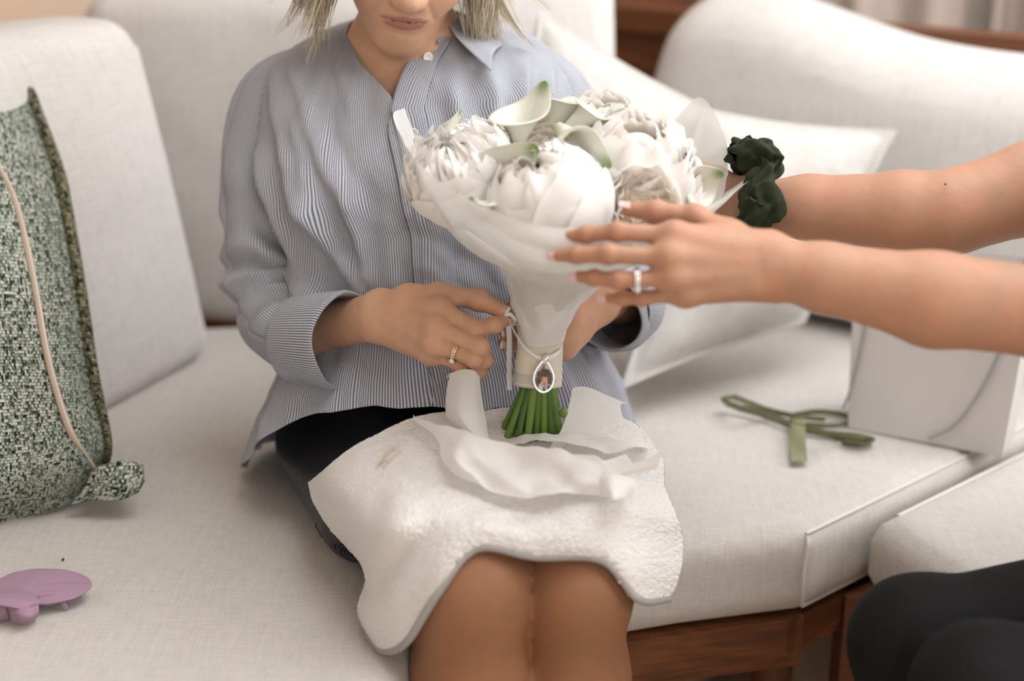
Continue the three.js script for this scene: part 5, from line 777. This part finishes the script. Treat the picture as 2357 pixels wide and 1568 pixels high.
{
  // tweed: flecks of dark green, mint, cream
  const tw = tex(512, (x, y) => { const n = 72, i = Math.floor(x * n), j = Math.floor(y * n), over = (i + (j >> 0)) & 1, p = pn(over ? i : i + 31, Math.floor(y * (over ? 24 : 72)), 144, 41), q = pn(Math.floor(x * 144), Math.floor(y * 144), 144, 43), r = pn(i, j, 144, 45); let c = p * .5 + r * .3 + q * .25 > .56 ? [.93, .93, .88] : p + .3 * q < .30 ? [.24, .30, .22] : [.62, .68, .59]; if (q > .93) c = [.16, .32, .30]; if (r < .06) c = [.08, .10, .06]; const fx = x * n - i, fy = y * n - j, k = .62 + .38 * (over ? Math.sin(Math.PI * fx) : Math.sin(Math.PI * fy)); return c.map(v => v * k); }, { srgb: true });
  const twb = tex(512, (x, y) => { const n = 72, i = Math.floor(x * n), j = Math.floor(y * n), over = (i + j) & 1, fx = x * n - i, fy = y * n - j, k = (over ? Math.sin(Math.PI * fx) : Math.sin(Math.PI * fy)) * (.5 + .5 * pn(i, j, 144, 46)); return [k, k, k]; });
  M.tweed = std({ map: rep(tw, 4.2, 4.2), bumpMap: rep(twb, 4.2, 4.2), bumpScale: .003, roughness: 1 });
  const g = thing('throw_pillow', 'green tweed throw pillow with a beige zipper leaning on the sofa arm', 'pillow');
  // front face (towards the camera), controls left to right, top to bottom
  const F = [[P(-330, 190, 1.760), P(-200, 180, 1.797), P(-80, 190, 1.844), P(8, 205, 1.885), P(62, 202, 1.905)], [P(-340, 400, 1.665), P(-190, 400, 1.682), P(-60, 400, 1.739), P(55, 405, 1.800), P(128, 400, 1.850)], [P(-350, 640, 1.610), P(-180, 640, 1.617), P(-30, 640, 1.680), P(100, 645, 1.730), P(172, 640, 1.790)], [P(-350, 860, 1.580), P(-170, 870, 1.587), P(0, 870, 1.660), P(135, 870, 1.690), P(206, 865, 1.750)], [P(-340, 1070, 1.570), P(-160, 1090, 1.593), P(20, 1090, 1.665), P(160, 1060, 1.685), P(243, 1010, 1.735)], [P(-320, 1230, 1.570), P(-150, 1240, 1.623), P(10, 1205, 1.710), P(150, 1160, 1.725), P(232, 1085, 1.755)]];
  const ff = patch(F), N = V(-.45, .25, -.86), back = (s, t) => ff(s, t).addScaledVector(N, .010 + .055 * Math.sin(Math.PI * s) * Math.sin(Math.PI * t));
  const wob = (p, k) => p.add(V(0, 0, k * .004 * fbm(p.x * 16, p.y * 16, 5)));
  mesh('cover', [surf((s, t) => wob(ff(s, t), 1), 60, 70, { su: .42, sv: .50 }), surf((s, t) => wob(back(s, t), 1), 40, 50, { su: .42, sv: .5 })], M.tweed, g);
  // folded flange down the right side and the curled corner
  const fl = patch([[P(58, 200, 1.905), P(72, 205, 1.90), P(84, 232, 1.92), P(70, 240, 1.95)], [P(122, 398, 1.850), P(140, 400, 1.842), P(150, 420, 1.865), P(138, 430, 1.90)], [P(168, 640, 1.790), P(184, 642, 1.782), P(192, 660, 1.805), P(180, 665, 1.84)], [P(203, 866, 1.750), P(222, 870, 1.742), P(226, 885, 1.765), P(216, 890, 1.80)], [P(240, 1000, 1.735), P(250, 1002, 1.730), P(252, 1020, 1.75), P(240, 1030, 1.78)], [P(236, 1060, 1.745), P(244, 1062, 1.742), P(246, 1072, 1.755), P(236, 1078, 1.78)]]);
  M.tweedBrownShade = M.tweed.clone(); M.tweedBrownShade.color.setRGB(.46, .40, .28);  // flange tweed: its brown plus its shade, both put into the colour
  mesh('flange', thick(surf((s, t) => wob(fl(s, t), 1.2), 14, 80, { su: .05, sv: .5 }), .006), M.tweedBrownShade, g).userData.label = 'brownish green flange with shade put into its colour';
  mesh('corner', thick(surf(patch([[P(160, 1165, 1.712), P(215, 1150, 1.705), P(270, 1150, 1.70), P(318, 1135, 1.70)], [P(200, 1120, 1.708), P(240, 1118, 1.70), P(285, 1120, 1.695), P(332, 1105, 1.70)], [P(212, 1092, 1.715), P(245, 1078, 1.70), P(290, 1070, 1.70), P(326, 1078, 1.715)], [P(214, 1090, 1.745), P(246, 1078, 1.74), P(290, 1072, 1.74), P(320, 1086, 1.745)]]), 24, 24, { su: .09, sv: .06 }), .008), M.tweed, g);
  const zc = [P(-10, 372, 1.772), P(30, 450, 1.770), P(60, 560, 1.742), P(84, 680, 1.718), P(105, 800, 1.690), P(130, 900, 1.675), P(165, 1000, 1.675), P(214, 1078, 1.715)];
  const zs = zc.map(q => { const [u, v] = toPx(q), p = onSurf(ff, Math.max(-20, u), v); return p.add(V(0, CAMY, 0).sub(p).normalize().multiplyScalar(.004)); });
  mesh('zipper', ribbon(zs, .0085, V(1, .1, .35), 90, .003), phy({ color: new THREE.Color(.62, .50, .40), roughness: .35, clearcoat: .3 }), g);
}
{
  M.cotton = std({ color: new THREE.Color(.70, .68, .655), map: rep(linenCol, 8, 8), bumpMap: rep(linenBump, 8, 8), bumpScale: .0008, roughness: .95 });
  const a = thing('throw_pillow', 'white cotton throw pillow tucked behind the shoulder of the woman', 'pillow');
  const cA = [P(1240, 20, 2.10), P(1650, 262, 2.14), P(1540, 840, 2.06), P(1120, 620, 2.00)];
  pillow(cA, .050, 50, .08).forEach(q => mesh('cover', q, M.cotton, a));
  const b = thing('throw_pillow', 'flanged white cotton throw pillow lying against the wide back cushion', 'pillow');
  const cB = [P(1610, 250, 2.08), P(2062, 302, 2.15), P(1850, 745, 2.12), P(1425, 900, 1.965)];
  pillow(cB, .062, 50, .08).forEach(q => mesh('cover', q, M.cotton, b));
}
// ---------------------------------------------------------------- gift bag, green ribbon, lilac petals
{
  const bag = thing('gift_bag', 'pale paper gift bag with grey cord handles standing on the sofa seat', 'gift bag');
  const bl = G(1952, 985, .452), br = G(2306, 1052, .452), X = br.clone().sub(bl), w = X.length(); X.normalize(); const Zb = V(X.z, 0, -X.x).normalize(); if (Zb.z > 0) Zb.negate();  // Zb points away from the camera
  const hgt = .235, dep = .085, lean = .012, q = (x, y, z) => bl.clone().addScaledVector(X, x * w + (x - .5) * .022 * y / hgt).addScaledVector(Zb, z + (z > dep / 2 ? 1 : .3) * lean * y / hgt).add(V(0, y, 0));
  M.bag = M.bagIn = std({ color: new THREE.Color(.66, .62, .595), roughness: .6 });
  const pan = (A, B, C, D) => thick(surf((s, t) => A.clone().lerp(B, s).lerp(D.clone().lerp(C, s), t), 8, 8), .0012);
  mesh('front_panel', pan(q(0, 0, 0), q(1, 0, 0), q(1, hgt, 0), q(0, hgt, 0)), M.bag, bag);
  mesh('back_panel', pan(q(0, 0, dep), q(1, 0, dep), q(1, hgt + .012, dep), q(0, hgt + .012, dep)), M.bagIn, bag);
  for (const s of [0, 1]) { mesh('side_panel', pan(q(s, 0, 0), q(s, 0, dep / 2), q(s + (s ? -.06 : .06), hgt, dep / 2), q(s, hgt, 0)), M.bag, bag); mesh('side_panel', pan(q(s, 0, dep / 2), q(s, 0, dep), q(s, hgt, dep), q(s + (s ? -.06 : .06), hgt, dep / 2)), M.bag, bag); }
  mesh('base_panel', pan(q(0, .001, 0), q(1, .001, 0), q(1, .001, dep), q(0, .001, dep)), M.bag, bag);
  M.cord = std({ color: new THREE.Color(.36, .36, .36), roughness: .7 });
  const cf = (x, y) => q(x, y, -.006);
  mesh('cord_handle', tube([cf(.86, hgt * .96), cf(.90, hgt * .72), cf(.83, hgt * .42), cf(.70, hgt * .16), cf(.54, .008)], .0022, 60, 8), M.cord, bag);
  mesh('cord_handle', tube([cf(.14, hgt * .96), cf(.10, hgt * .72), cf(.06, hgt * .45), cf(.005, hgt * .22), cf(-.03, .03)], .0022, 60, 8), M.cord, bag);
  const mk = std({ color: new THREE.Color(.02, .03, .025), roughness: .5 }), lb = (x0, x1, y0, y1) => { const g = pan(q(x0, y0, dep - .002), q(x1, y0, dep - .002), q(x1, y1, dep - .002), q(x0, y1, dep - .002)); return g; };
  mesh('closure_tab', lb(.885, .985, hgt + .001, hgt + .0105), mk, bag).userData.label = 'small black closure tab';
  mesh('closure_tab', lb(.16, .22, hgt + .004, hgt + .009), std({ color: new THREE.Color(.35, .33, .32), roughness: .6 }), bag).userData.label = 'small grey closure tab';

  const rb = thing('ribbon', 'olive green ribbon lying in loops on the sofa seat beside the gift bag', 'ribbon');
  M.olive = phy({ color: new THREE.Color(.225, .235, .125), roughness: .55, sheen: .3, sheenColor: new THREE.Color(.7, .75, .5), sheenRoughness: .4 });
  const s0 = .4535, up = V(0, 1, 0);
  mesh('strand', ribbon([G(2010, 1018, s0 + .002), G(1930, 1004, s0 + .004), G(1840, 985, s0 + .006), G(1760, 955, s0 + .008), G(1700, 938, s0 + .010), G(1672, 925, s0 + .016), G(1668, 912, s0 + .028), G(1690, 915, s0 + .042), G(1730, 930, s0 + .030), G(1770, 945, s0 + .012), G(1830, 958, s0 + .006), G(1900, 965, s0 + .004)], t => t < .42 ? .019 : .014, t => t < .36 ? V(.25, .75, .6) : t < .62 ? V(.6, .5, .6) : V(.1, .8, .6), 110, .0006), M.olive, rb);
  mesh('strand', ribbon([G(1818, 965, s0 + .006), G(1828, 962, s0 + .028), G(1850, 960, s0 + .046), G(1882, 960, s0 + .056), G(1912, 962, s0 + .044), G(1928, 966, s0 + .020), G(1930, 968, s0 + .006)], .018, V(-.25, .35, .9), 60, .0006), M.olive, rb);
  mesh('strand', ribbon([G(1826, 955, s0 + .006), G(1880, 948, s0 + .004), G(1940, 955, s0 + .003), G(1960, 968, s0 + .003), G(1920, 980, s0 + .004), G(1850, 978, s0 + .006), G(1818, 965, s0 + .006)], .011, V(0, .9, .5), 80, .0006), M.olive, rb);
  mesh('tail', ribbon([G(1835, 965, s0 + .012), G(1836, 990, s0 + .011), G(1837, 1030, s0 + .008), G(1840, 1062, s0 + .006)], .0215, V(1, 0, -.05), 30, .0006), M.olive, rb);
  mesh('strand', ribbon([G(1918, 1000, s0 + .004), G(1945, 1000, s0 + .016), G(1985, 1006, s0 + .018), G(2008, 1014, s0 + .006), G(1985, 1022, s0 + .003), G(1940, 1016, s0 + .003)], .018, V(.1, .7, .7), 60, .0006), M.olive, rb);

  const lil = thing('hair_clip', 'lilac suede petal hair clip lying on the sofa seat', 'hair clip');
  M.lilac = phy({ color: new THREE.Color(.34, .215, .29), roughness: .8, sheen: .3, sheenColor: new THREE.Color(.9, .7, .9), sheenRoughness: .4 });
  const pt = (u, v, h) => G(u, v, .452 + h);
  const leaf = (rows, th = .0016) => thick(surf(patch(rows), 26, 20), th);
  // big petal: outline by an ellipse, slightly domed
  const ce = pt(85, 1352, .016), ax = pt(198, 1345, .017).sub(ce), ay = pt(82, 1311, .020).sub(ce);
  mesh('petal', thick(surf((s, t) => { const r = t, a = s * Math.PI * 2; return ce.clone().addScaledVector(ax, Math.cos(a) * r * (1 + .12 * Math.cos(a))).addScaledVector(ay, Math.sin(a) * r * (Math.sin(a) < 0 ? .95 : 1.0)).add(V(0, .004 * (1 - r * r) + .0012 * fbm(Math.cos(a) * r * 3, Math.sin(a) * r * 3, 1), 0)); }, 60, 16), .0016), M.lilac, lil);
  mesh('petal', leaf([[pt(-60, 1372, .022), pt(0, 1365, .022), pt(60, 1368, .022), pt(95, 1385, .018)], [pt(-60, 1382, .026), pt(0, 1378, .027), pt(55, 1384, .025), pt(92, 1388, .018)], [pt(-55, 1398, .020), pt(0, 1395, .024), pt(50, 1402, .022), pt(86, 1392, .017)]]), M.lilac, lil);
  mesh('petal', leaf([[pt(20, 1392, .022), pt(45, 1398, .023), pt(70, 1398, .022), pt(88, 1390, .018)], [pt(24, 1412, .014), pt(46, 1420, .016), pt(70, 1420, .015), pt(88, 1410, .012)], [pt(28, 1432, .002), pt(46, 1436, .002), pt(66, 1434, .002), pt(84, 1420, .002)]]), M.lilac, lil);
  mesh('petal', leaf([[pt(-70, 1390, .018), pt(-30, 1392, .020), pt(10, 1388, .022)], [pt(-60, 1415, .010), pt(-20, 1412, .012), pt(15, 1405, .016)], [pt(-50, 1430, .002), pt(-10, 1430, .002), pt(22, 1425, .002)]]), M.lilac, lil);
  mesh('strap', ribbon([pt(90, 1378, .014), pt(118, 1374, .014), pt(140, 1376, .012), pt(132, 1384, .010), pt(106, 1390, .008), pt(96, 1388, .008)], .007, V(0, 1, .4), 40, .0014), M.lilac, lil);
  mesh('strap', ribbon([pt(138, 1374, .014), pt(146, 1390, .008), pt(152, 1402, .002)], .0055, V(1, .3, 0), 20, .0014), M.lilac, lil);
  const cr0 = tag(mesh('crumb', new THREE.IcosahedronGeometry(.0016, 1).translate(...G(145, 1288, .4525).toArray()), std({ color: new THREE.Color(.05, .025, .01), roughness: .9 })), 'tiny dark crumb on the sofa seat near the lilac hair clip', 'crumb');
}
renderer.render(scene, camera);
